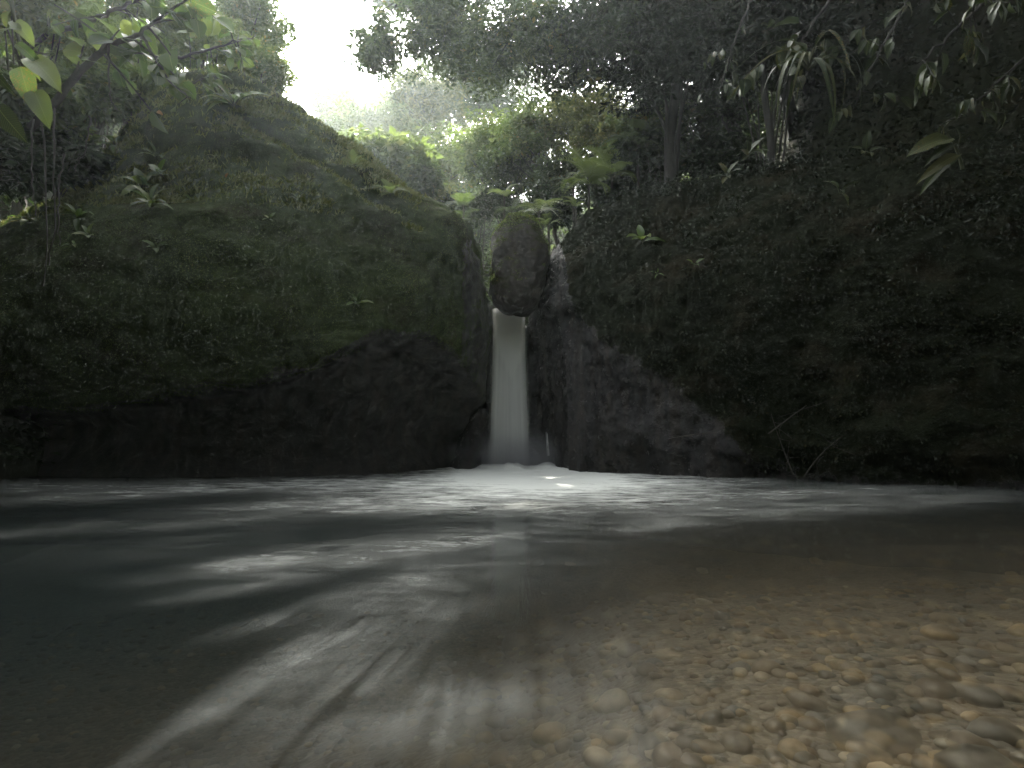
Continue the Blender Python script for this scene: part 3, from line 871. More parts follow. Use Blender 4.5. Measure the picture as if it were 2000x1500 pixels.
# ------------------------------------------------------------------ the fall
mf_, nt, out = newmat("falling water")
co = nt.nodes.new("ShaderNodeTexCoord")
sepu = nt.nodes.new("ShaderNodeSeparateXYZ")
nt.links.new(uvn(nt, "fall"), sepu.inputs[0])
ux, vy = sepu.outputs[0], sepu.outputs[1]
s1 = noise(nt, 1.0, 5, 0.55, mapping(nt, uvn(nt, "fall"), (9, 0.5, 1)))
s2 = noise(nt, 1.0, 3, 0.55, mapping(nt, uvn(nt, "fall"), (26, 0.9, 1)))
edge = mth(nt, 'ABSOLUTE', mth(nt, 'MULTIPLY', mth(nt, 'SUBTRACT', ux, 0.5), 2.0))
ew = N(nt, "ShaderNodeMapRange"); ew.interpolation_type = 'SMOOTHSTEP'
ew.inputs[1].default_value = 1.0; ew.inputs[2].default_value = 0.58
nt.links.new(edge, ew.inputs[0])
# opacity raised in a V at the top to paint in sunlit water
lit_top = mth(nt, 'SUBTRACT', 1.0, mth(nt, 'ADD', mth(nt, 'MULTIPLY', vy, 2.2), mth(nt, 'MULTIPLY', mth(nt, 'ABSOLUTE', mth(nt, 'SUBTRACT', ux, 0.56)), 1.2)), clamp=True)
al = mth(nt, 'ADD', 0.88, mth(nt, 'MULTIPLY', lit_top, 0.75))
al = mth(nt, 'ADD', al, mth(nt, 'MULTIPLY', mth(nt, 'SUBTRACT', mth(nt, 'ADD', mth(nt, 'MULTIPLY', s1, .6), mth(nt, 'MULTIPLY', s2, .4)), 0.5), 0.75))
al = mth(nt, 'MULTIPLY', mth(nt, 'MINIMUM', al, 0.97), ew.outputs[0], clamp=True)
d1 = N(nt, "ShaderNodeBsdfDiffuse"); d1.inputs[0].default_value = (.93, .94, .92, 1)
d2 = N(nt, "ShaderNodeBsdfTranslucent"); d2.inputs[0].default_value = (.9, .91, .89, 1)
mm = nt.nodes.new("ShaderNodeMixShader"); mm.inputs[0].default_value = 0.42
nt.links.new(d1.outputs[0], mm.inputs[1]); nt.links.new(d2.outputs[0], mm.inputs[2])
tr = nt.nodes.new("ShaderNodeBsdfTransparent")
ma = nt.nodes.new("ShaderNodeMixShader")
nt.links.new(al, ma.inputs[0]); nt.links.new(tr.outputs[0], ma.inputs[1]); nt.links.new(mm.outputs[0], ma.inputs[2])
nt.links.new(ma.outputs[0], out.inputs[0])
# the sheet: runs level over the lip, then curves down; front and back skins closed into one body
prof = [(15.2, 3.74), (14.4, 3.72), (13.6, 3.70), (13.2, 3.68), (13.0, 3.54), (12.88, 3.2), (12.82, 2.9), (12.77, 2.4), (12.72, 1.7), (12.68, 1.0), (12.65, .4), (12.63, -.1)]
pr = np.array(prof); d_ = np.r_[0, np.cumsum(np.hypot(*np.diff(pr, axis=0).T))]
tt = np.linspace(0, d_[-1], 90)
py_, pz_ = np.interp(tt, d_, pr[:, 0]), np.interp(tt, d_, pr[:, 1])
nu = 40
Vs, UVs = [], []
for k in range(90):
    fall = np.clip((3.45 - pz_[k]) / 3.45, 0, 1)
    xl_ = -0.50 - .09 * fall ** 2; xr_ = 0.36 + .12 * fall ** 2
    for j in range(nu):
        ang = 2 * math.pi * j / nu
        xx = (xl_ + xr_) / 2 + (xr_ - xl_) / 2 * math.cos(ang)
        th_ = 0.05 + 0.05 * fall
        Vs.append((xx, py_[k] + th_ * math.sin(ang) * (1 if pz_[k] < 3.4 else .2), pz_[k] + (th_ * math.sin(ang) * .6 if pz_[k] > 3.3 else 0)))
        UVs.append(((math.cos(ang) + 1) / 2, max(0, fall)))
Vs = np.array(Vs); UVs = np.array(UVs)
Vs[:, 1] += 0.02 * vnoise(np.column_stack([Vs[:, 0] * 9, Vs[:, 2] * .5, Vs[:, 0] * 0]), 3)
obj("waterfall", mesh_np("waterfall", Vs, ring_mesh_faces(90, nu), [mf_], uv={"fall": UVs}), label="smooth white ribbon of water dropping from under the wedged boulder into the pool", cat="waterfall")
# thin side trickle at the right of the cleft
def trickle(pts, wdt, label):
    v_, q_ = tubes([(np.array(pts), wdt)], 8)
    uv_ = np.column_stack([np.tile(np.linspace(0, 1, 8), len(pts)), np.full(len(v_), 0.4)])
    return obj("water_trickle", mesh_np("water_trickle", v_, q_, [mf_], uv={"fall": uv_}), label=label, cat="trickle")
tp = bezier(P(1066, 770, 12.6), P(1066, 830, 12.5), P(1071, 890, 12.4), 14)
trickle(tp, np.linspace(.008, .03, 14), "thin trickle falling down the back of the cleft beside the waterfall")

# mist above the splash
mm_, nt, out = newmat("spray")
co = nt.nodes.new("ShaderNodeTexCoord")
mp = mapping(nt, co.outputs['Object'])
ln = nt.nodes.new("ShaderNodeVectorMath"); ln.operation = 'LENGTH'
nt.links.new(mp, ln.inputs[0])
dn = mth(nt, 'POWER', mth(nt, 'SUBTRACT', 1.0, ln.outputs['Value'], clamp=True), 1.6)
dn = mth(nt, 'MULTIPLY', dn, mth(nt, 'MULTIPLY', noise(nt, 2.0, 3, 0.6, mp), 4.5))
pv = N(nt, "ShaderNodeVolumePrincipled"); pv.inputs['Color'].default_value = (.9, .92, .92, 1)
nt.links.new(dn, pv.inputs['Density'])
nt.links.new(pv.outputs[0], out.inputs['Volume'])
th_ = np.linspace(0, 2 * math.pi, 24, endpoint=False); ph = np.linspace(-1.5, 1.5, 13)
sv = np.stack([np.cos(ph)[:, None] * np.cos(th_), np.cos(ph)[:, None] * np.sin(th_), np.sin(ph)[:, None] * np.ones((1, 24))], -1)
o = obj("mist", mesh_np("mist", sv.reshape(-1, 3), ring_mesh_faces(13, 24), [mm_]), kind='stuff', label="fine white spray drifting over the foot of the waterfall")
o.location = (0.05, 12.2, 0.1); o.scale = (1.7, 1.0, 0.85)

# ------------------------------------------------------------------ stones on the bed
def stone_material():
    m, nt, out = newmat("river stone")
    oi = nt.nodes.new("ShaderNodeObjectInfo")
    r = mth(nt, 'FRACT', mth(nt, 'ADD', attr(nt, "rnd"), oi.outputs['Random']))
    c = ramp(nt, [(0, (0.14, 0.125, 0.10)), (0.2, (0.2, 0.17, 0.13)), (0.35, (0.11, 0.12, 0.115)), (0.5, (0.29, 0.21, 0.13)), (0.65, (0.15, 0.11, 0.07)), (0.8, (0.36, 0.27, 0.17)), (0.9, (0.48, 0.34, 0.17)), (1.0, (0.58, 0.5, 0.37))], r)
    g = nt.nodes.new("ShaderNodeNewGeometry")
    n1 = noise(nt, 30, 5, 0.65, g.outputs['Position'])
    c = mixc(nt, 0.5, c, mixc(nt, 1.0, c, ramp(nt, [(0.3, (0.4,)), (0.7, (1.3,))], n1), 'MULTIPLY'))
    p = N(nt, "ShaderNodeBsdfPrincipled", Roughness=0.5)
    nt.links.new(c, p.inputs['Base Color'])
    nt.links.new(p.outputs[0], out.inputs[0])
    return m
M['stone'] = stone_material()
def ico():
    t = (1 + 5 ** .5) / 2
    v = [(-1, t, 0), (1, t, 0), (-1, -t, 0), (1, -t, 0), (0, -1, t), (0, 1, t), (0, -1, -t), (0, 1, -t), (t, 0, -1), (t, 0, 1), (-t, 0, -1), (-t, 0, 1)]
    f = [(0, 11, 5), (0, 5, 1), (0, 1, 7), (0, 7, 10), (0, 10, 11), (1, 5, 9), (5, 11, 4), (11, 10, 2), (10, 7, 6), (7, 1, 8), (3, 9, 4), (3, 4, 2), (3, 2, 6), (3, 6, 8), (3, 8, 9), (4, 9, 5), (2, 4, 11), (6, 2, 10), (8, 6, 7), (9, 8, 1)]
    v = [np.array(x, float) / np.linalg.norm(x) for x in v]
    cache = {}; nf = []
    def mid(a, b):
        k = (min(a, b), max(a, b))
        if k not in cache:
            mv = v[a] + v[b]; v.append(mv / np.linalg.norm(mv)); cache[k] = len(v) - 1
        return cache[k]
    for a, b, c in f:
        ab, bc, ca = mid(a, b), mid(b, c), mid(c, a)
        nf += [(a, ab, ca), (b, bc, ab), (c, ca, bc), (ab, bc, ca)]
    return np.array(v), np.array(nf)
IV, IF = ico()
def stone_shape(seed):
    r_ = np.random.default_rng(seed)
    v = IV * (1 + 0.22 * vnoise(IV * 1.3 + seed * 3.7, seed)[:, None])
    v = v * [1, 0.62 + .3 * r_.random(), 0.32 + .22 * r_.random()]
    return v
SH = [stone_shape(k) for k in range(10)]
SM = [mesh_np("stone", v, IF, [M['stone']]) for v in SH]
rng = np.random.default_rng(12)
pool = []
placed = []
tries = 0
while len(placed) < 290 and tries < 30000:
    tries += 1
    px_ = rng.uniform(900, 2150); py_1 = rng.uniform(1090, 1600)
    d = P(px_, py_1, 1.0) - CAM
    if d[2] > -0.05: continue
    # follow the ray to the bed
    k = 0.6 / -d[2]; pnt = CAM + d * k
    for _ in range(4):
        pnt = CAM + d * ((0.6 - bedz(pnt[0], pnt[1])) / -d[2])
    sz = 0.014 + 0.04 * rng.random() ** 2.2
    if rng.random() < .05: sz *= 1.6
    sz *= 0.8 + 0.25 * pnt[1]
    if any((pnt[0] - a[0]) ** 2 + (pnt[1] - a[1]) ** 2 < ((sz + a[2]) * .62) ** 2 for a in placed): continue
    placed.append((pnt[0], pnt[1], sz))
slab = P(1705, 1425, 1.38); 
placed.append((slab[0] * 1.12, 1.55, 0.12))
slab2 = (1.05, 1.36, .085); placed.append(slab2)
for k, (x, y, s_) in enumerate(placed):
    z = float(bedz(x, y))
    mt = Matrix.Translation((x, y, z + s_ * .18)) @ Matrix.Rotation(rng.uniform(0, 6.28), 4, 'Z') @ Matrix.Rotation(rng.normal() * .15, 4, 'X') @ Matrix.Diagonal((s_, s_, s_, 1))
    obj("stone", SM[k % 10], riverbed, mw=mt)
# the small rest
n = 3500
yy = 0.5 + 5.5 * rng.random(n) ** 1.7
xx = rng.uniform(-1.0, 1.05, n) * (yy * 1.0 + .3)
ssz = 0.010 + 0.025 * rng.random(n) ** 2 + 0.004 * yy
VV, FF, RN = [], [], []
for k in range(n):
    v = SH[k % 10] * ssz[k]
    t = rng.uniform(0, 6.28); c_, s_ = math.cos(t), math.sin(t)
    v = np.column_stack([v[:, 0] * c_ - v[:, 1] * s_, v[:, 0] * s_ + v[:, 1] * c_, v[:, 2]])
    VV.append(v); 
ctr = np.column_stack([xx, yy, bedz(xx, yy) + ssz * .1])
VV = np.array(VV) + ctr[:, None, :]
FF = (IF[None] + (np.arange(n) * len(IV))[:, None, None]).reshape(-1, 3)
obj("pebbles", mesh_np("pebbles", VV.reshape(-1, 3), FF, [M['stone']], attrs={"rnd": np.repeat(rng.random(n), len(IV))}), riverbed, kind='stuff')

# ------------------------------------------------------------------ trees
def tree(name, label, crown, rad, base, nleaf, lsize, mat, seed, trunk_r=0.16, clusters=70, group=None, bark='bark', fill=0.35, arch=0.0, droop=0.2, spread=0.2, tmpl=None, bare=0.35):
    rng = np.random.default_rng(seed)
    crown = np.array(crown, float); rad = np.array(rad, float)
    base = np.array(base, float)
    nleaf = int(nleaf * 1.15); lsize *= 1.25
    t = thing(name, label, "tree", base, group)
    inv = Matrix.Translation(-Vector(base))
    paths = []
    top = crown + [0, 0, rad[2] * .35]
    mid = base * .45 + top * .55 + rng.normal(size=3) * [.5, .3, 0] + [0, 0, arch]
    if arch: top = top + [0, 0, rad[2] * .6]
    tp = bezier(base, mid, top, 14)
    tp[1:-1] += rng.normal(size=(12, 3)) * 0.06 * [1, 1, 0]
    tr_ = np.linspace(trunk_r, trunk_r * .18, 14)
    paths.append((tp, tr_))
    cl = []
    for k in range(clusters):
        d = unit(rng.normal(size=3)[None])[0]
        if d[2] < -0.75: d[2] *= -.5
        r = rng.uniform(fill, 1.0)
        cl.append(crown + d * rad * r)
    cl = np.array(cl)
    for c in cl[:16]:
        tz = rng.uniform(bare, 0.95)
        s0 = tp[int(tz * 13)]
        m_ = (s0 + c) / 2 + rng.normal(size=3) * rad * .08 + [0, 0, rad[2] * .08]
        lp = bezier(s0, m_, c, 7)
        paths.append((lp, np.linspace(trunk_r * .26 * (1 - tz * .5), 0.006, 7)))
    v, q = tubes(paths, 6)
    obj("trunk", mesh_np("trunk", v, q, [M[bark]]), t, mw=inv)
    # sub twigs: leaves gathered round several twig tips per cluster
    sub = 7
    tips = np.repeat(cl, sub, 0) + rng.normal(size=(clusters * sub, 3)) * rad * spread * [1, 1, .55]
    per = rng.integers(0, len(tips), nleaf)
    tr2 = rad.mean() * 0.075
    pos = tips[per] + rng.normal(size=(nleaf, 3)) * tr2 * [1, 1, .6]
    ax, nr_ = leaf_dirs(rng, nleaf, droop)
    out_ = unit(pos - tips[per])
    ax = unit(ax + out_ * .8)
    rnd = np.clip(0.35 + 0.2 * rng.normal(size=len(tips))[per] + 0.18 * rng.normal(size=nleaf), 0, 1)
    me = scatter("crown", tmpl or T_leaf2(.46), pos, ax, nr_, lsize * (0.6 + .8 * rng.random(nleaf)), rnd, M[mat])
    obj("crown", me, t, mw=inv)
    return t

def ground(x, y):
    return float(H(np.array([x]), np.array([y]))[0])

def tree_px(name, label, px, py, Y, rx, ry, nleaf, lsize, mat, seed, bx=None, **kw):
    c = P(px, py, Y)
    rx_, rz_ = rx / F * Y, ry / F * Y
    x0 = c[0] if bx is None else P(bx, 400, Y)[0]
    base = (x0, Y, ground(x0, Y) - .3)
    return tree(name, label, c, (rx_, max(rx_, rz_) * .8, rz_), base, nleaf, lsize, mat, seed, **kw)

# far skyline
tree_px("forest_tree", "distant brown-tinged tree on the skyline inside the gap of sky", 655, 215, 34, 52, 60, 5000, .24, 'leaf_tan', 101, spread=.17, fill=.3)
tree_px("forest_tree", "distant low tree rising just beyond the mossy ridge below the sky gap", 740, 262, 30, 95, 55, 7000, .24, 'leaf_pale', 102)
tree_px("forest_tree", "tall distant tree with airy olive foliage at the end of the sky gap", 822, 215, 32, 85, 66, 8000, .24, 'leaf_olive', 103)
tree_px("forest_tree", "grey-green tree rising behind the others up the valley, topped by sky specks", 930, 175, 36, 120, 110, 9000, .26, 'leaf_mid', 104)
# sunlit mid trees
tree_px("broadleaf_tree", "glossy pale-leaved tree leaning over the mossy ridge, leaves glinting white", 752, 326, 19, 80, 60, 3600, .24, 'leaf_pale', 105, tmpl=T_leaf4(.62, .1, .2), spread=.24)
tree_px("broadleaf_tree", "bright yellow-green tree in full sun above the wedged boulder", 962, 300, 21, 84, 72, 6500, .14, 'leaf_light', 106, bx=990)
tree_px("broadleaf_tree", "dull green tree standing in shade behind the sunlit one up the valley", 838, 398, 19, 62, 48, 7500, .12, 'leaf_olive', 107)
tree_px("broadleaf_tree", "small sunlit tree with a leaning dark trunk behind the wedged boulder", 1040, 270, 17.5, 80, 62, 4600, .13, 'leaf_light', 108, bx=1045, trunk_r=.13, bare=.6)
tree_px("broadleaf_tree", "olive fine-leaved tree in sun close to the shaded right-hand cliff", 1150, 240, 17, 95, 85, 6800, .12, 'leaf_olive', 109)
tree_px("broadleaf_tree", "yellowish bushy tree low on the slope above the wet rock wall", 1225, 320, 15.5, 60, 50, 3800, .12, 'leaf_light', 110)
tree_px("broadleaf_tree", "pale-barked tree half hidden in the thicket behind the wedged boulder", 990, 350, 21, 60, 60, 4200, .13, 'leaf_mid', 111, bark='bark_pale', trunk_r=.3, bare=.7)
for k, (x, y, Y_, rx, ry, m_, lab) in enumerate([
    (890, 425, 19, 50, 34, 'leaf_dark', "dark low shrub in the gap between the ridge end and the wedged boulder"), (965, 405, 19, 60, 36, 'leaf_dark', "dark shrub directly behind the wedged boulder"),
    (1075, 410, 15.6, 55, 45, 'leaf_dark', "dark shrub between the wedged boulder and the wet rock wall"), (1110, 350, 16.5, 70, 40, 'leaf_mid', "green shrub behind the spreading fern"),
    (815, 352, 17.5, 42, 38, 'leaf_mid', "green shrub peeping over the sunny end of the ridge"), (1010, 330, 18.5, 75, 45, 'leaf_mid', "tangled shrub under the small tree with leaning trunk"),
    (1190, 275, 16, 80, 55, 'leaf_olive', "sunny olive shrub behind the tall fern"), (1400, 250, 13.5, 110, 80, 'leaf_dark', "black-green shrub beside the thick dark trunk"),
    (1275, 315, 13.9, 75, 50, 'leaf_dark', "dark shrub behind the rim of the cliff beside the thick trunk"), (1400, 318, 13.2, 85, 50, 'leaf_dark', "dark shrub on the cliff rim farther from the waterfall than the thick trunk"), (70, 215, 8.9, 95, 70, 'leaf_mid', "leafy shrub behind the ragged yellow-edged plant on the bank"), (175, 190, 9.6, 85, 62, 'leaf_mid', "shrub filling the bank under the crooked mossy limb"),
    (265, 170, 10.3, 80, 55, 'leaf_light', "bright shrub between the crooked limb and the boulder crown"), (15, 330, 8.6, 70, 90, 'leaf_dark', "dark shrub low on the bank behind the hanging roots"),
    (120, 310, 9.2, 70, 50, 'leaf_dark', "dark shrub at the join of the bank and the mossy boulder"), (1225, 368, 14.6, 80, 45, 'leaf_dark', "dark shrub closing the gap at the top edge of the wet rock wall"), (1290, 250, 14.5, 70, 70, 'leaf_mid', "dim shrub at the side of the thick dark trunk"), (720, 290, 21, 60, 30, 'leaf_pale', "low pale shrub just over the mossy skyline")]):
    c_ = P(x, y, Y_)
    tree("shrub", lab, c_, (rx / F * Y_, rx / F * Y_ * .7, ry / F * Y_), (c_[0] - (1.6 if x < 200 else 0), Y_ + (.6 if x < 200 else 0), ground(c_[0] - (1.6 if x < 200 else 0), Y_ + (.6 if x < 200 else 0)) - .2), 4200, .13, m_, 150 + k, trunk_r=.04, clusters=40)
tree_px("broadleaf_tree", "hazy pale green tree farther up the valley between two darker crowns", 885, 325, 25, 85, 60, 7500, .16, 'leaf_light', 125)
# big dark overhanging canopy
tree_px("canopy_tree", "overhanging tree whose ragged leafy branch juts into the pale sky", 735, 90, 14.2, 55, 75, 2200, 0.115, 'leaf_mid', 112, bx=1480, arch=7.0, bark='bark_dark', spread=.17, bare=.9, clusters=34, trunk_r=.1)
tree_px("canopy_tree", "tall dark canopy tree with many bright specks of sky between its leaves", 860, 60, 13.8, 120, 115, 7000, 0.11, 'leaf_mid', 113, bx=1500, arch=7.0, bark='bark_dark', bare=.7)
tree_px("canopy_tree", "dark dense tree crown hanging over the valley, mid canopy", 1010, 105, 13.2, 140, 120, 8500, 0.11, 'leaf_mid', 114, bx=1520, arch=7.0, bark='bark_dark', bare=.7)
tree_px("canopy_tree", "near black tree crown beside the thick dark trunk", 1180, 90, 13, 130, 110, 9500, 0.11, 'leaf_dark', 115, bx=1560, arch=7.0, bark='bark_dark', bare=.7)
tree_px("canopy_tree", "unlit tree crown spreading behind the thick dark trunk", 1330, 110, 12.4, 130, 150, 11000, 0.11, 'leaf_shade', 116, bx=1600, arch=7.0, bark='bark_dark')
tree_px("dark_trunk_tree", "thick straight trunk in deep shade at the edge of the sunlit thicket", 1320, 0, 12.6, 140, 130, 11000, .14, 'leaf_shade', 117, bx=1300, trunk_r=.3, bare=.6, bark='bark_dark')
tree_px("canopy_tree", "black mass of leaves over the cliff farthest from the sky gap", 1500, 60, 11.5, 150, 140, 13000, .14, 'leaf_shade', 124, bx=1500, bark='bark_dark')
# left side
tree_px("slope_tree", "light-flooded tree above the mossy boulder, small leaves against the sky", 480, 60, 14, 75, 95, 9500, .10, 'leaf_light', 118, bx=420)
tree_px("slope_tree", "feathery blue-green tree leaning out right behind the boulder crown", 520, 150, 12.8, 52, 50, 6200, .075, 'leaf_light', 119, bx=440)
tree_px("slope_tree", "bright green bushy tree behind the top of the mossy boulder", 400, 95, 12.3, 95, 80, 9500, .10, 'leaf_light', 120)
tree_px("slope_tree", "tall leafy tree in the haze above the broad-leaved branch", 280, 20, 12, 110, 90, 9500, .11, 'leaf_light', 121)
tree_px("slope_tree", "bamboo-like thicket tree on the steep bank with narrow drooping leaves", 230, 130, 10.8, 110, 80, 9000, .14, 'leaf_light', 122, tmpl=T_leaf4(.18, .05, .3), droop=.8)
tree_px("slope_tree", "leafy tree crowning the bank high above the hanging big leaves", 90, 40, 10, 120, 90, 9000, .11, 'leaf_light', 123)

# leaf masses added out of frame to block sun and sky light
def canopy(name, label, boxes, lsize, mat, seed):
    rng = np.random.default_rng(seed)
    Ps = []
    for (c, r, n) in boxes:
        c = np.array(c); r = np.array(r)
        k = max(8, n // 90)
        tips = c + unit(rng.normal(size=(k, 3))) * r * rng.uniform(.35, 1, (k, 1))
        per = rng.integers(0, k, n)
        Ps.append(tips[per] + rng.normal(size=(n, 3)) * r.mean() * .09)
    pos = np.vstack(Ps); n = len(pos)
    ax, nr_ = leaf_dirs(rng, n)
    me = scatter(name, T_leaf2(.5), pos, ax, nr_, lsize * (.6 + .8 * rng.random(n)), rng.random(n), M[mat])
    return obj(name, me, kind='stuff', label=label)
canopy("light_blocker_leaves", "foliage added out of view to keep sun and sky light off the gorge", [
    ((-7.6, 29.6, 29.5), (5.4, 3.3, 2.0), 9500), ((-6.4, 35.5, 31.6), (5, 2.5, 1.8), 8500), ((0.6, 30.4, 30), (5, 4, 2), 9000), ((7.5, 1.5, 13.0), (4, 4, 2.3), 9000), ((6.5, 8, 12.5), (3, 4, 2), 8000), ((5.5, 10.5, 16.5), (4, 4, 2), 8000), ((8, 7, 14.5), (4, 5, 3), 8000), ((0, -7, 13), (11, 4, 4.5), 22000), 
    ((9, 4, 12), (4, 5, 4), 8000), ((10, -3, 10), (4, 5, 5), 7000), ((-10, 3, 9), (3.5, 6, 4.5), 8000), ((-9, -5, 9), (4, 5, 5), 6000), ((0, -10, 9), (9, 4, 6), 12000), ], .42, 'leaf_dark', 300)

# undergrowth on the slopes
def undergrowth(name, label, region, n, lsize, mat, seed, thick=0.5, tmpl=None, wfun=None):
    rng = np.random.default_rng(seed)
    x = rng.uniform(region[0], region[1], n * 4); y = rng.uniform(region[2], region[3], n * 4)
    z = H(x, y)
    # favour steep ground
    z2 = H(x + .1, y); z3 = H(x, y + .1)
    sl = np.sqrt(1 + ((z2 - z) / .1) ** 2 + ((z3 - z) / .1) ** 2)
    ok = z > (0.2 if wfun is None else wfun(x, y))
    pr_ = np.where(ok, sl, 0); pr_ /= pr_.sum()
    i = rng.choice(n * 4, n, p=pr_)
    x, y, z = x[i], y[i], z[i]
    nrm = unit(np.stack([-(z2[i] - z) / .1, -(z3[i] - z) / .1, np.ones(n)], -1))
    base = np.stack([x, y, z], -1)
    lift = thick * rng.random(n) ** 1.3 * (0.5 + 0.9 * np.clip(fbm(base, .9, 2, seed), -0.4, 1))
    pos = base + nrm * lift[:, None] + rng.normal(size=(n, 3)) * .06
    ax, nr_ = leaf_dirs(rng, n, .3)
    ax = unit(ax + nrm * .5)
    rnd = np.clip(.35 + .25 * fbm(base, 1.2, 2, seed + 1) + .18 * rng.normal(size=n), 0, 1)
    me = scatter(name, tmpl or T_leaf2(.46), pos, ax, nr_, lsize * (.5 + rng.random(n)), rnd, M[mat])
    return obj(name, me, kind='stuff', label=label)
undergrowth("undergrowth", "low tangled growth on the valley slopes behind the waterfall", (-13, 17, 14.3, 38), 66000, .22, 'leaf_mid', 201, .9)
undergrowth("bank_foliage", "shaded creepers over the steep bank beside the mossy boulder", (-15, -5, 4, 16), 30000, .10, 'leaf_dark', 202, .55)
undergrowth("cliff_foliage", "dark leaves covering the cliff above the wet rock wall", (2.0, 16, 3, 15), 42000, .11, 'leaf_shade', 203, .6)
# creepers over the top of the wet rock wall
rng = np.random.default_rng(61)
sgn = check_sign(Vr, qr)
def wv(cen, n_):
    ix, iy = to_px(cen)
    f = facing(cen, n_ * sgn)
    low = np.interp(ix, [1120, 1180, 1300, 1500, 1700, 2000], [430, 470, 520, 500, 480, 460])
    return (f > -.3) * (1 - sstep(iy, low - 90, low + 40)) * (cen[:, 0] > 1.3) * np.clip(.2 + fbm(cen, 1.2, 3, 90), 0, 1)
n = 9000
p, nn, _ = surf_samples(Vr, qr, n, rng, wv)
nn = nn * sgn
ax = unit(nn * .4 + rng.normal(size=(n, 3)) * .5 + [0, 0, -.5])
me = scatter("creepers", T_leaf4(.5), p + nn * (.05 + .2 * rng.random((n, 1))), ax, nn + rng.normal(size=(n, 3)) * .5 + [0, 0, .6], .05 + .07 * rng.random(n), rng.random(n) * .7, M['leaf_shade'])
obj("creepers", me, rwall, kind='stuff', mw=ri)

# ------------------------------------------------------------------ plants with their own leaves
BIG = {}
def bigmesh(key, *a_, mat='big_leaf', **k_):
    kk = (key, mat)
    if kk not in BIG:
        v, f, uv = T_big(*a_, **k_)
        BIG[kk] = mesh_np("leaf", v, f, [M[mat]], uv={"uv": uv})
    return BIG[kk]
def leafmesh(kind, mat):
    if kind == 'oval': return bigmesh('oval', .42, .45, mat=mat)
    if kind == 'broad': return bigmesh('broad', .72, .35, mat=mat)
    if kind == 'lance': return bigmesh('lance', .24, .6, mat=mat)
    if kind == 'strap': return bigmesh('strap', .075, 1.3, mat=mat, seg=9)
    if kind == 'round': return bigmesh('round', .8, .25, mat=mat)
    if kind in ('fern', 'palm'):
        kk = (kind, mat)
        if kk not in BIG:
            v, f = T_frond(18, .36, .5, .05) if kind == 'fern' else T_frond(14, .5, .6, .035)
            BIG[kk] = mesh_np("frond", v, f, [M[mat]], smooth=False, attrs={"rnd": np.full(len(v), .5)})
        return BIG[kk]

def leaf_matrix(loc, axis, nrm, s):
    ax = Vector(axis).normalized(); n = Vector(nrm)
    sd = ax.cross(n).normalized(); n2 = sd.cross(ax)
    m_ = Matrix((sd, ax, n2)).transposed().to_4x4()
    return Matrix.Translation(Vector(loc)) @ m_ @ Matrix.Scale(s, 4)

def rosette(name, label, cat, loc, n, L, kind, mat, seed, face=(0, -.6, .5), spread=1.0, group=None, stem=None):
    """leaves fanning from one crown; FACE is the way the plant looks out from the rock"""
    rng = np.random.default_rng(seed)
    t = thing(name, label, cat, loc, group)
    fc = Vector(face).normalized()
    a_ = fc.orthogonal().normalized(); b_ = fc.cross(a_)
    me = leafmesh(kind, mat)
    sp = []
    for k in range(n):
        th = 2 * math.pi * (k / n) + rng.normal() * .35
        el = rng.uniform(.25, 1.0) * spread
        ax = (fc * math.cos(el * 1.25) + (a_ * math.cos(th) + b_ * math.sin(th)) * math.sin(el * 1.25)).normalized()
        off = ax * L * rng.uniform(.03, .28)
        s_ = L * rng.uniform(.6, 1.1)
        nr_ = fc * .9 + Vector((0, 0, .5)) + Vector(rng.normal(size=3)) * .15 - ax * .2
        obj("frond" if kind in ('fern', 'palm') else "leaf", me, t, mw=leaf_matrix(off, ax, nr_, s_))
        sp.append((bezier(np.zeros(3) - np.array(fc) * .04, np.array(off) * .5, np.array(off + ax * s_ * .03), 4), np.linspace(L * .02, L * .01, 4)))
    v, q = tubes(sp, 5)
    obj("stem", mesh_np("stem", v, q, [M['stem']]), t)
    return t

def surface_hit(px, py, V, lo=4.0, off=.03):
    """nearest rock vertex seen at a photo pixel"""
    ix, iy = to_px(V)
    d = (ix - px) ** 2 + (iy - py) ** 2
    cand = np.where(d < max(60, d.min() * 4 + 10))[0]
    k = cand[np.argmin(V[cand, 1])]
    return V[k] + np.array([0, -off, off * .3])

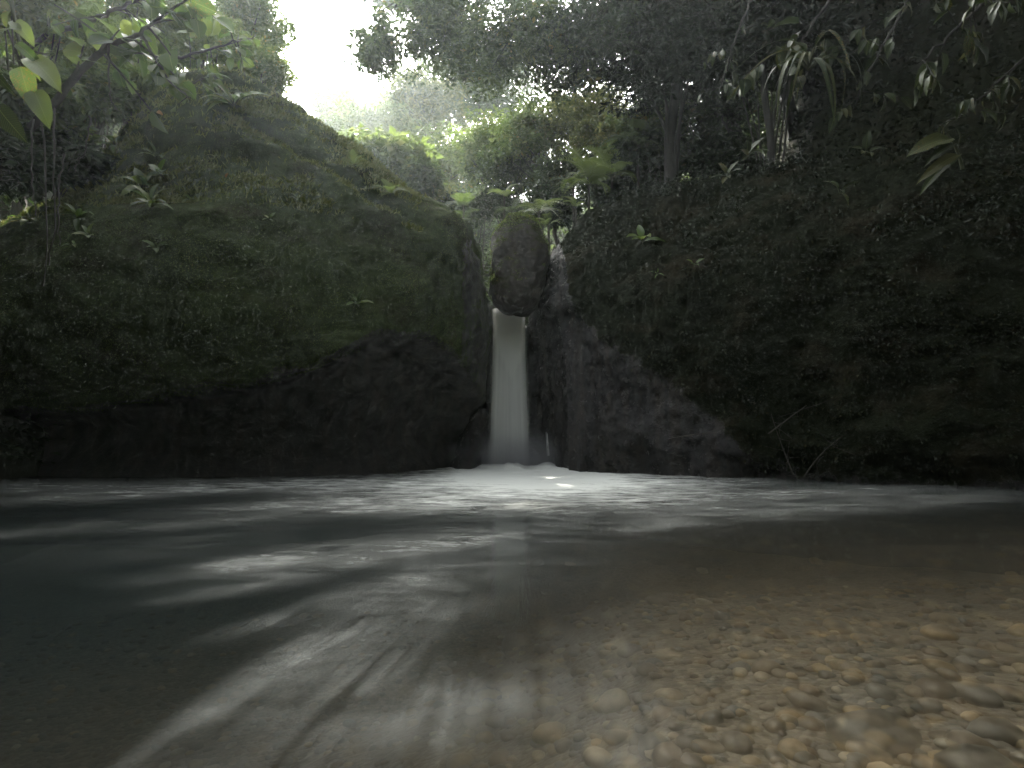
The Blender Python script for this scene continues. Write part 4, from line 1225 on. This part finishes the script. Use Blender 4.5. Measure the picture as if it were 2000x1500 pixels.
pl = [  # px, py, leaves, length px, kind, mat, label
    (465, 205, 11, 60, 'lance', 'big_leaf', "hazy rosette of long fresh leaves near the crown of the mossy boulder"),
    (300, 312, 5, 30, 'lance', 'small_leaf', "small sprig with two bright leaves at the top of the plant row"),
    (318, 338, 6, 38, 'oval', 'small_leaf', "pale-tipped plant just below the small sprig on the mossy boulder"),
    (278, 362, 8, 42, 'oval', 'small_leaf', "upright leafy plant in the middle of the cluster on the boulder"),
    (303, 398, 10, 46, 'lance', 'small_leaf', "largest plant of the cluster, long leaves spreading over the moss"),
    (288, 428, 7, 32, 'oval', 'small_leaf', "lowest plant of the cluster with round drooping leaves"),
    (225, 283, 7, 42, 'lance', 'small_leaf', "thin plant with a shiny arching leaf on the shaded bank edge"),
    (178, 300, 5, 28, 'round', 'small_leaf', "plant with a broad mottled leaf beside the leaning stick"),
    (152, 425, 7, 38, 'lance', 'small_leaf', "dim plant with an upright leaf low on the shaded bank"),
    (170, 462, 6, 24, 'oval', 'small_leaf', "tiny plant with short curled leaves low on the shaded bank"),
    (60, 425, 5, 36, 'oval', 'small_leaf', "drooping dim plant closest to the edge of the bank"),
    (148, 480, 3, 18, 'oval', 'small_leaf', "single small leaf cluster lowest on the dark bank"),
    (312, 482, 5, 22, 'oval', 'small_leaf', "small pale weed on the moss under the plant cluster"),
    (205, 325, 5, 26, 'oval', 'small_leaf', "two-leaved plant hanging under the shiny arching leaf"),
    (588, 389, 5, 20, 'lance', 'small_leaf', "tiny star-shaped weed alone in the middle of the moss face"),
    (530, 425, 4, 14, 'oval', 'small_leaf', "tiny weed below the star-shaped one on the moss face"),
    (700, 592, 6, 30, 'oval', 'small_leaf', "little shrubby weed low on the moss face near the overhang"),
    (376, 388, 4, 18, 'lance', 'small_leaf', "small weed between the plant cluster and the fallen leaf"),
    (764, 378, 7, 32, 'fern', 'leaf_light', "small fern in the crease of the mossy boulder's sloping ridge"),
    (700, 325, 6, 26, 'fern', 'leaf_light', "tiny fern higher up in the crease of the boulder"),
    (430, 190, 7, 30, 'lance', 'small_leaf', "low leafy plant on the grassy top of the boulder"),
]
for k, (x, y, n, Lp, kind, mat, lab) in enumerate(pl):
    loc = surface_hit(x, y, Vb)
    L = Lp / F * loc[1] * 1.15
    rosette("fern" if kind == 'fern' else "rock_plant", lab, "fern" if kind == 'fern' else "plant", loc, n, L, kind, mat, 400 + k, face=(.12, -.75, .6), group="plants rooted in the moss of the boulder")

# fallen leaves
fl = obj("fallen_leaf", bigmesh('dead', .55, .5, mat='dead_leaf'), label="curled orange dead leaf lying alone on the moss face", cat="leaf", mw=leaf_matrix(surface_hit(443, 342, Vb), (.2, -.3, .6), (0, -1, .4), .09))
obj("fallen_leaf", bigmesh('dead', .55, .5, mat='dead_leaf'), label="pale dead leaf caught at the edge of the grassy boulder top", cat="leaf", mw=leaf_matrix(surface_hit(302, 224, Vb), (.7, -.3, -.3), (0, -1, .4), .13))

# ferns and palms behind the wedged boulder
fr = [
    (1052, 418, 14.2, 8, 52, 'palm', 'leaf_pale', "sunlit young palm with yellowish fronds, nearest the wedged boulder"),
    (1072, 440, 13.6, 5, 30, 'palm', 'leaf_light', "small bright palm tuft against the side of the wedged boulder"),
    (1000, 412, 15.2, 8, 38, 'palm', 'leaf_mid', "shaded spiky palm standing behind the top of the wedged boulder"),
    (906, 432, 14.8, 6, 34, 'palm', 'leaf_mid', "grey-green palm with one long arching frond beside the boulder gap"),
    (985, 385, 16, 7, 32, 'fern', 'leaf_light', "light plant with drooping tips in front of the pale trunk"),
    (1150, 362, 13.6, 13, 66, 'fern', 'leaf_light', "large bright fern fanning out at the top of the wet rock wall"),
    (1195, 345, 13.8, 12, 66, 'fern', 'leaf_light', "tall fern behind the large bright fern above the wall"),
    (1120, 368, 13.9, 8, 52, 'fern', 'leaf_mid', "spreading flat-fronded fern under the large bright fern"),
    (1245, 285, 13.6, 9, 58, 'fern', 'leaf_mid', "dim fern at the foot of the thick dark trunk"),
    (1125, 405, 13.3, 7, 26, 'fern', 'leaf_light', "small bright clump with an orange leaf at the shoulder of the wall"),
    (905, 405, 16, 7, 45, 'fern', 'leaf_mid', "fern in shadow just beyond the end of the mossy ridge")]
for k, (x, y, Y_, n, Lp, kind, mat, lab) in enumerate(fr):
    loc = P(x, y, Y_)
    if kind == 'palm' and loc[2] > ground(loc[0], Y_) + .3: pass
    t = rosette("palm" if kind == 'palm' else "fern", lab, "palm" if kind == 'palm' else "fern", loc, n, Lp / F * Y_ * 1.1, kind, mat, 500 + k, face=(rng.normal() * .15, -.45, .85), spread=1.1)
    g_ = ground(loc[0], Y_)
    st = np.array([[0, .1, min(-.1, g_ - loc[2] - .2)], [0, .04, min(-.05, (g_ - loc[2]) / 2)], [0, 0, 0]])
    v, q = tubes([(st, [.05, .04, .03])], 6)
    obj("trunk", mesh_np("trunk", v, q, [M['bark']]), t)

# leafy branches: curved stem with leaves along it
def branch(name, label, cat, pts, n, L, kind, mat, seed, r0=.02, bark='bark', droop=.5, jit=.5, twigs=0, group=None):
    rng = np.random.default_rng(seed)
    pts = np.array(pts, float)
    base = pts[0].copy()
    t = thing(name, label, cat, base, group)
    loc = pts - base
    u = np.linspace(0, len(pts) - 1, 24); i = np.minimum(u.astype(int), len(pts) - 2); f = (u - i)[:, None]
    cv = loc[i] * (1 - f) + loc[i + 1] * f
    for _ in range(3): cv[1:-1] = .25 * cv[:-2] + .5 * cv[1:-1] + .25 * cv[2:]
    cv[1:] += rng.normal(size=(23, 3)) * np.linalg.norm(loc[-1]) * .006
    paths = [(cv, np.linspace(r0, r0 * .25, 24))]
    seats = []
    tan = unit(np.gradient(cv, axis=0))
    Ltot = np.linalg.norm(loc[-1])
    for k in range(twigs):
        a_ = rng.integers(5, 23); d = unit((tan[a_] * .5 + rng.normal(size=3) * .7 + [0, 0, -.15])[None])[0]
        ln = Ltot * rng.uniform(.12, .32)
        tw_ = bezier(cv[a_], cv[a_] + d * ln * .5, cv[a_] + d * ln + [0, 0, -.12 * ln], 7)
        paths.append((tw_, np.linspace(r0 * .3, r0 * .12, 7)))
        seats += [(tw_[j], unit((tw_[j] - tw_[j - 1])[None])[0]) for j in range(2, 7)]
    if twigs == 0: seats = [(cv[j], tan[j]) for j in range(4, 24)]
    me = leafmesh(kind, mat)
    for k in range(n):
        p_, tn = seats[rng.integers(0, len(seats))] if twigs else seats[int(k / n * len(seats))]
        sd = np.cross(tn, [0, 0, 1]); sd = sd / max(np.linalg.norm(sd), .1)
        ax = tn * .6 + sd * (1 if k % 2 else -1) * .7 + rng.normal(size=3) * jit * .6 + [0, 0, -droop]
        nr_ = np.array([0, -.35, 1.0]) + rng.normal(size=3) * jit * .7
        obj("leaf", me, t, mw=leaf_matrix(p_ + rng.normal(size=3) * .01, ax, nr_, L * rng.uniform(.6, 1.15)))
    v, q = tubes(paths, 6)
    obj("branch_stem", mesh_np("branch_stem", v, q, [M[bark]]), t)
    return t

# left: bent bare limb with broad pale leaves above
branch("leafy_branch", "crooked mossy limb carrying broad backlit leaves above the shaded bank", "branch", [P(60, 250, 8.6), P(160, 135, 8.2), (P(215, 92, 8)), P(275, 66, 7.8), P(330, 20, 7.8)], 46, .38, 'round', 'big_leaf', 601, .07, twigs=12, droop=.35, jit=.7)
branch("leafy_branch", "thin drooping twig with broad leaves reaching down towards the boulder crown", "branch", [P(275, 66, 7.9), P(300, 110, 7.8), P(335, 165, 7.8), P(372, 190, 7.8)], 16, .26, 'round', 'big_leaf', 602, .025, twigs=5, droop=.6)
branch("leafy_branch", "long hanging vine stem coming down from the crooked limb", "vine", [P(213, 80, 7.9), P(212, 150, 7.8), P(216, 200, 7.9), P(250, 232, 8.0)], 4, .14, 'oval', 'small_leaf', 603, .018, twigs=1)
branch("leafy_branch", "spray of fresh green leaves high above the crooked limb", "branch", [P(120, 60, 8.4), P(200, 30, 8), P(290, -10, 7.8), P(380, -20, 7.8)], 44, .30, 'broad', 'big_leaf', 604, .04, twigs=12, droop=.3, jit=.8)
branch("leafy_branch", "hazy leafy twig spreading over the top of the mossy boulder", "branch", [P(300, 120, 9.2), P(360, 110, 9), P(430, 90, 9), P(500, 70, 9.2)], 34, .22, 'broad', 'big_leaf', 605, .03, twigs=10, droop=.25, jit=.8)
branch("leafy_branch", "bushy light green sprig right on the boulder crown", "branch", [P(350, 190, 9.3), P(375, 165, 9.1), P(400, 150, 9.1), P(420, 150, 9.1)], 16, .24, 'oval', 'big_leaf', 606, .015, twigs=5, droop=.1, jit=.8)
# left: ginger-like hanging stems with large leaves
def big_stem(label, pts, leaves, seed, mat='big_leaf', r0=.02):
    rng = np.random.default_rng(seed)
    pts = np.array(pts, float); base = pts[0].copy()
    t = thing("broad_leaved_plant", label, "plant", base)
    v, q = tubes([(bezier(pts[0] - base, pts[1] - base, pts[2] - base, 10), np.linspace(r0, r0 * .5, 10))], 6)
    obj("stem", mesh_np("stem", v, q, [M['stem']]), t)
    for (p0, p1, wk) in leaves:
        p0 = np.array(p0); p1 = np.array(p1)
        ax = p1 - p0
        nr_ = np.array([rng.normal() * .3, -.8, .55])
        obj("leaf", leafmesh(wk, mat), t, mw=leaf_matrix(p0 - base, ax, nr_, float(np.linalg.norm(ax)) * 0.66))
    return t
Yp = 5.2
big_stem("tall plant with ragged yellow-edged leaves hanging over the dark bank", [P(20, -10, Yp), P(30, 50, Yp), P(45, 120, Yp)], [
    (P(25, 40, Yp), P(72, 70, Yp - .2), 'oval'), (P(30, 85, Yp), P(76, 100, Yp - .3), 'lance'), (P(55, 112, Yp), P(128, 142, Yp - .35), 'oval'), (P(70, 125, Yp), P(98, 168, Yp - .2), 'lance'),
    (P(40, 130, Yp), P(58, 212, Yp - .25), 'oval'), (P(66, 175, Yp), P(92, 240, Yp - .3), 'oval'), (P(10, 60, Yp), P(40, 30, Yp - .2), 'broad'), (P(20, 20, Yp), P(-20, 45, Yp - .2), 'oval'), (P(45, 120, Yp), P(75, 128, Yp - .2), 'lance')], 701)
big_stem("plant with a long pointed serrated leaf entering beside the dark bank", [P(-60, 150, 3.4), P(-40, 160, 3.4), P(-15, 185, 3.4)], [
    (P(-8, 205, 3.4), P(46, 284, 3.3), 'oval'), (P(-20, 130, 3.4), P(18, 180, 3.3), 'lance')], 702, 'big_leaf_dark')
big_stem("upright plant with two tall backlit leaves on the bank", [P(95, 50, 7), P(95, 35, 7), P(96, 25, 7)], [
    (P(96, 38, 7), P(88, -6, 6.9), 'lance'), (P(98, 38, 7), P(114, 0, 6.9), 'lance'), (P(90, 45, 7), P(48, 20, 6.9), 'lance'), (P(100, 50, 7), P(125, 62, 6.9), 'lance')], 703)
# bare hanging vines on the left bank
for k, (x0, y0, x1, y1) in enumerate([(82, 190, 86, 560), (65, 230, 70, 420), (104, 210, 100, 520), (125, 300, 118, 480), (176, 225, 146, 336)]):
    Yv = 7.3 if k < 4 else 7.6
    a_, b_ = P(x0, y0, Yv), P(x1, y1, Yv)
    v, q = tubes([(bezier(a_, (a_ + b_) / 2 + [.08 * (-1) ** k, 0, 0], b_, 14) + rng.normal(size=(14, 3)) * .012, np.linspace(.013, .007, 14))], 5)
    obj("hanging_root" if k < 4 else "leaning_stick", mesh_np("vine", v, q, [M['bark']]), label=[
        "longest bare root hanging down the shaded bank", "short bare root hanging closest to the edge of the bank", "bare root hanging beside the longest one", "thin root ending above the dim plants on the bank", "thin stick leaning on the shaded bank with a pale tip"][k], cat="root" if k < 4 else "stick")

# right: dark overhanging branches and strap-leaved plant
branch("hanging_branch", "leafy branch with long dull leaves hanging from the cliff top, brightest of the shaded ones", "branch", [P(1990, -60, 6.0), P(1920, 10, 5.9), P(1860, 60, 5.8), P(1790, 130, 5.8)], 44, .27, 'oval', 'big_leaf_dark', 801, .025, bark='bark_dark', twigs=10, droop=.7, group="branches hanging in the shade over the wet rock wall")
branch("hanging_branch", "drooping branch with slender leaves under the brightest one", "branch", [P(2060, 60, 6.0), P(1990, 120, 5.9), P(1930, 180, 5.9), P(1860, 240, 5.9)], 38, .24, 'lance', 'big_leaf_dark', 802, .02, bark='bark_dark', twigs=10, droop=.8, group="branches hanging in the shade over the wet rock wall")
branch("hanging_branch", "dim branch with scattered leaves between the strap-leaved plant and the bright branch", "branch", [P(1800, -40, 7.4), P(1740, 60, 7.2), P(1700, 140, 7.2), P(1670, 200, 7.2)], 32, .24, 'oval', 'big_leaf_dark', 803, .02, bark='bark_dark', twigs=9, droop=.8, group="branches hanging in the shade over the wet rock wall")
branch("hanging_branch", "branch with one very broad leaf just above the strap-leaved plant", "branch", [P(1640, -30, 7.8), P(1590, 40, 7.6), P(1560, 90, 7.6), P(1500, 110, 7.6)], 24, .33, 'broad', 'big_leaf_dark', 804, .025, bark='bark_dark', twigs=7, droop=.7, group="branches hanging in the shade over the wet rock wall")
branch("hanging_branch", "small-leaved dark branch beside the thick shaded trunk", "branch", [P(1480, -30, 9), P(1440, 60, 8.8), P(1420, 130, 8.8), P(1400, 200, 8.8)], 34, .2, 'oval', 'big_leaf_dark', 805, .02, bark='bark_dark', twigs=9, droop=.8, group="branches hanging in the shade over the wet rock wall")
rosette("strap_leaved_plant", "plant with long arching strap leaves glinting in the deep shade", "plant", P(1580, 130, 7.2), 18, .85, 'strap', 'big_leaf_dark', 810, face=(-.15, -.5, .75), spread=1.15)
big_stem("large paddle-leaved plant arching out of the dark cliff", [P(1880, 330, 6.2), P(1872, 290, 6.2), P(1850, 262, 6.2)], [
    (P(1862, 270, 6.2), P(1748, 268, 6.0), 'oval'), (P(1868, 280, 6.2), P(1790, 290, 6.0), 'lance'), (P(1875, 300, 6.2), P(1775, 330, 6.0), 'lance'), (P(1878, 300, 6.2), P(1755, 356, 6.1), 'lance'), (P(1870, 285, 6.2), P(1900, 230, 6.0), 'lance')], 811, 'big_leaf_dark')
for k, (x, y, Y_, n, Lp, kind, lab) in enumerate([
    (1460, 305, 8.6, 6, 36, 'oval', "pale shaded plant on the ledge over the wet rock wall"), (1690, 300, 7.4, 5, 34, 'oval', "two-leaved plant glinting under the strap-leaved plant"),
    (1640, 375, 7.6, 5, 30, 'lance', "thin plant hanging low in the deepest shade"), (1420, 345, 8.8, 6, 28, 'oval', "small plant below the pale one on the shaded ledge"),
    (1245, 480, 11.0, 5, 34, 'oval', "drooping fern-like leaf on the shoulder of the wet rock wall"), (1350, 520, 9.7, 4, 16, 'oval', "speck of round leaves on the dark mossy wall"), (1275, 540, 10.4, 4, 13, 'lance', "tiny yellowish weed on the dark mossy wall")]):
    rosette("shade_plant", lab, "plant", surface_hit(x, y, Vr, off=.12) if y > 470 else P(x, y, Y_), n, Lp / F * Y_ * 1.2, kind, 'big_leaf_dark' if y < 470 else 'small_leaf', 820 + k, face=(-.1, -.8, .4))

# dead branches piled against the foot of the dark wall
rng = np.random.default_rng(33)
for k, (a_, b_, lab) in enumerate([((1490, 850), (1570, 800), "dead branch slanting up the foot of the dark wall"), ((1300, 868), (1400, 850), "thin pale stick lying along the foot of the wet rock wall"), ((1535, 935), (1500, 820), "forked dead stick standing in the water at the dark wall"), ((1560, 930), (1640, 850), "leaning dead stick beside the forked one")]):
    p0 = surface_hit(*a_, Vr, off=.15); p1 = surface_hit(*b_, Vr, off=.12)
    paths = [(bezier(p0, (p0 + p1) / 2 + rng.normal(size=3) * .05, p1, 10), np.linspace(.012, .005, 10))]
    for j in range(6):
        s_ = p0 + (p1 - p0) * rng.uniform(.2, .9)
        paths.append((bezier(s_, s_ + rng.normal(size=3) * .1, s_ + rng.normal(size=3) * .22, 6), np.linspace(.004, .002, 6)))
    v, q = tubes(paths, 5)
    obj("dead_branch", mesh_np("dead_branch", v, q, [M['bark']]), label=lab, cat="branch")

# ------------------------------------------------------------------ air
hz, nt, out = newmat("haze")
pv = N(nt, "ShaderNodeVolumePrincipled")
pv.inputs['Color'].default_value = (.84, .95, .91, 1)
pv.inputs['Density'].default_value = 0.0025
pv.inputs['Anisotropy'].default_value = 0.72
nt.links.new(pv.outputs[0], out.inputs['Volume'])
x0, x1, y0, y1, z0, z1 = -75, 75, -50, 95, -4, 38
bv = np.array([(x, y, z) for x in (x0, x1) for y in (y0, y1) for z in (z0, z1)])
bf = np.array([(0, 1, 3, 2), (4, 6, 7, 5), (0, 4, 5, 1), (2, 3, 7, 6), (0, 2, 6, 4), (1, 5, 7, 3)])
obj("haze", mesh_np("haze", bv, bf, [hz], smooth=False), kind='stuff', label="thin morning haze filling the gorge")
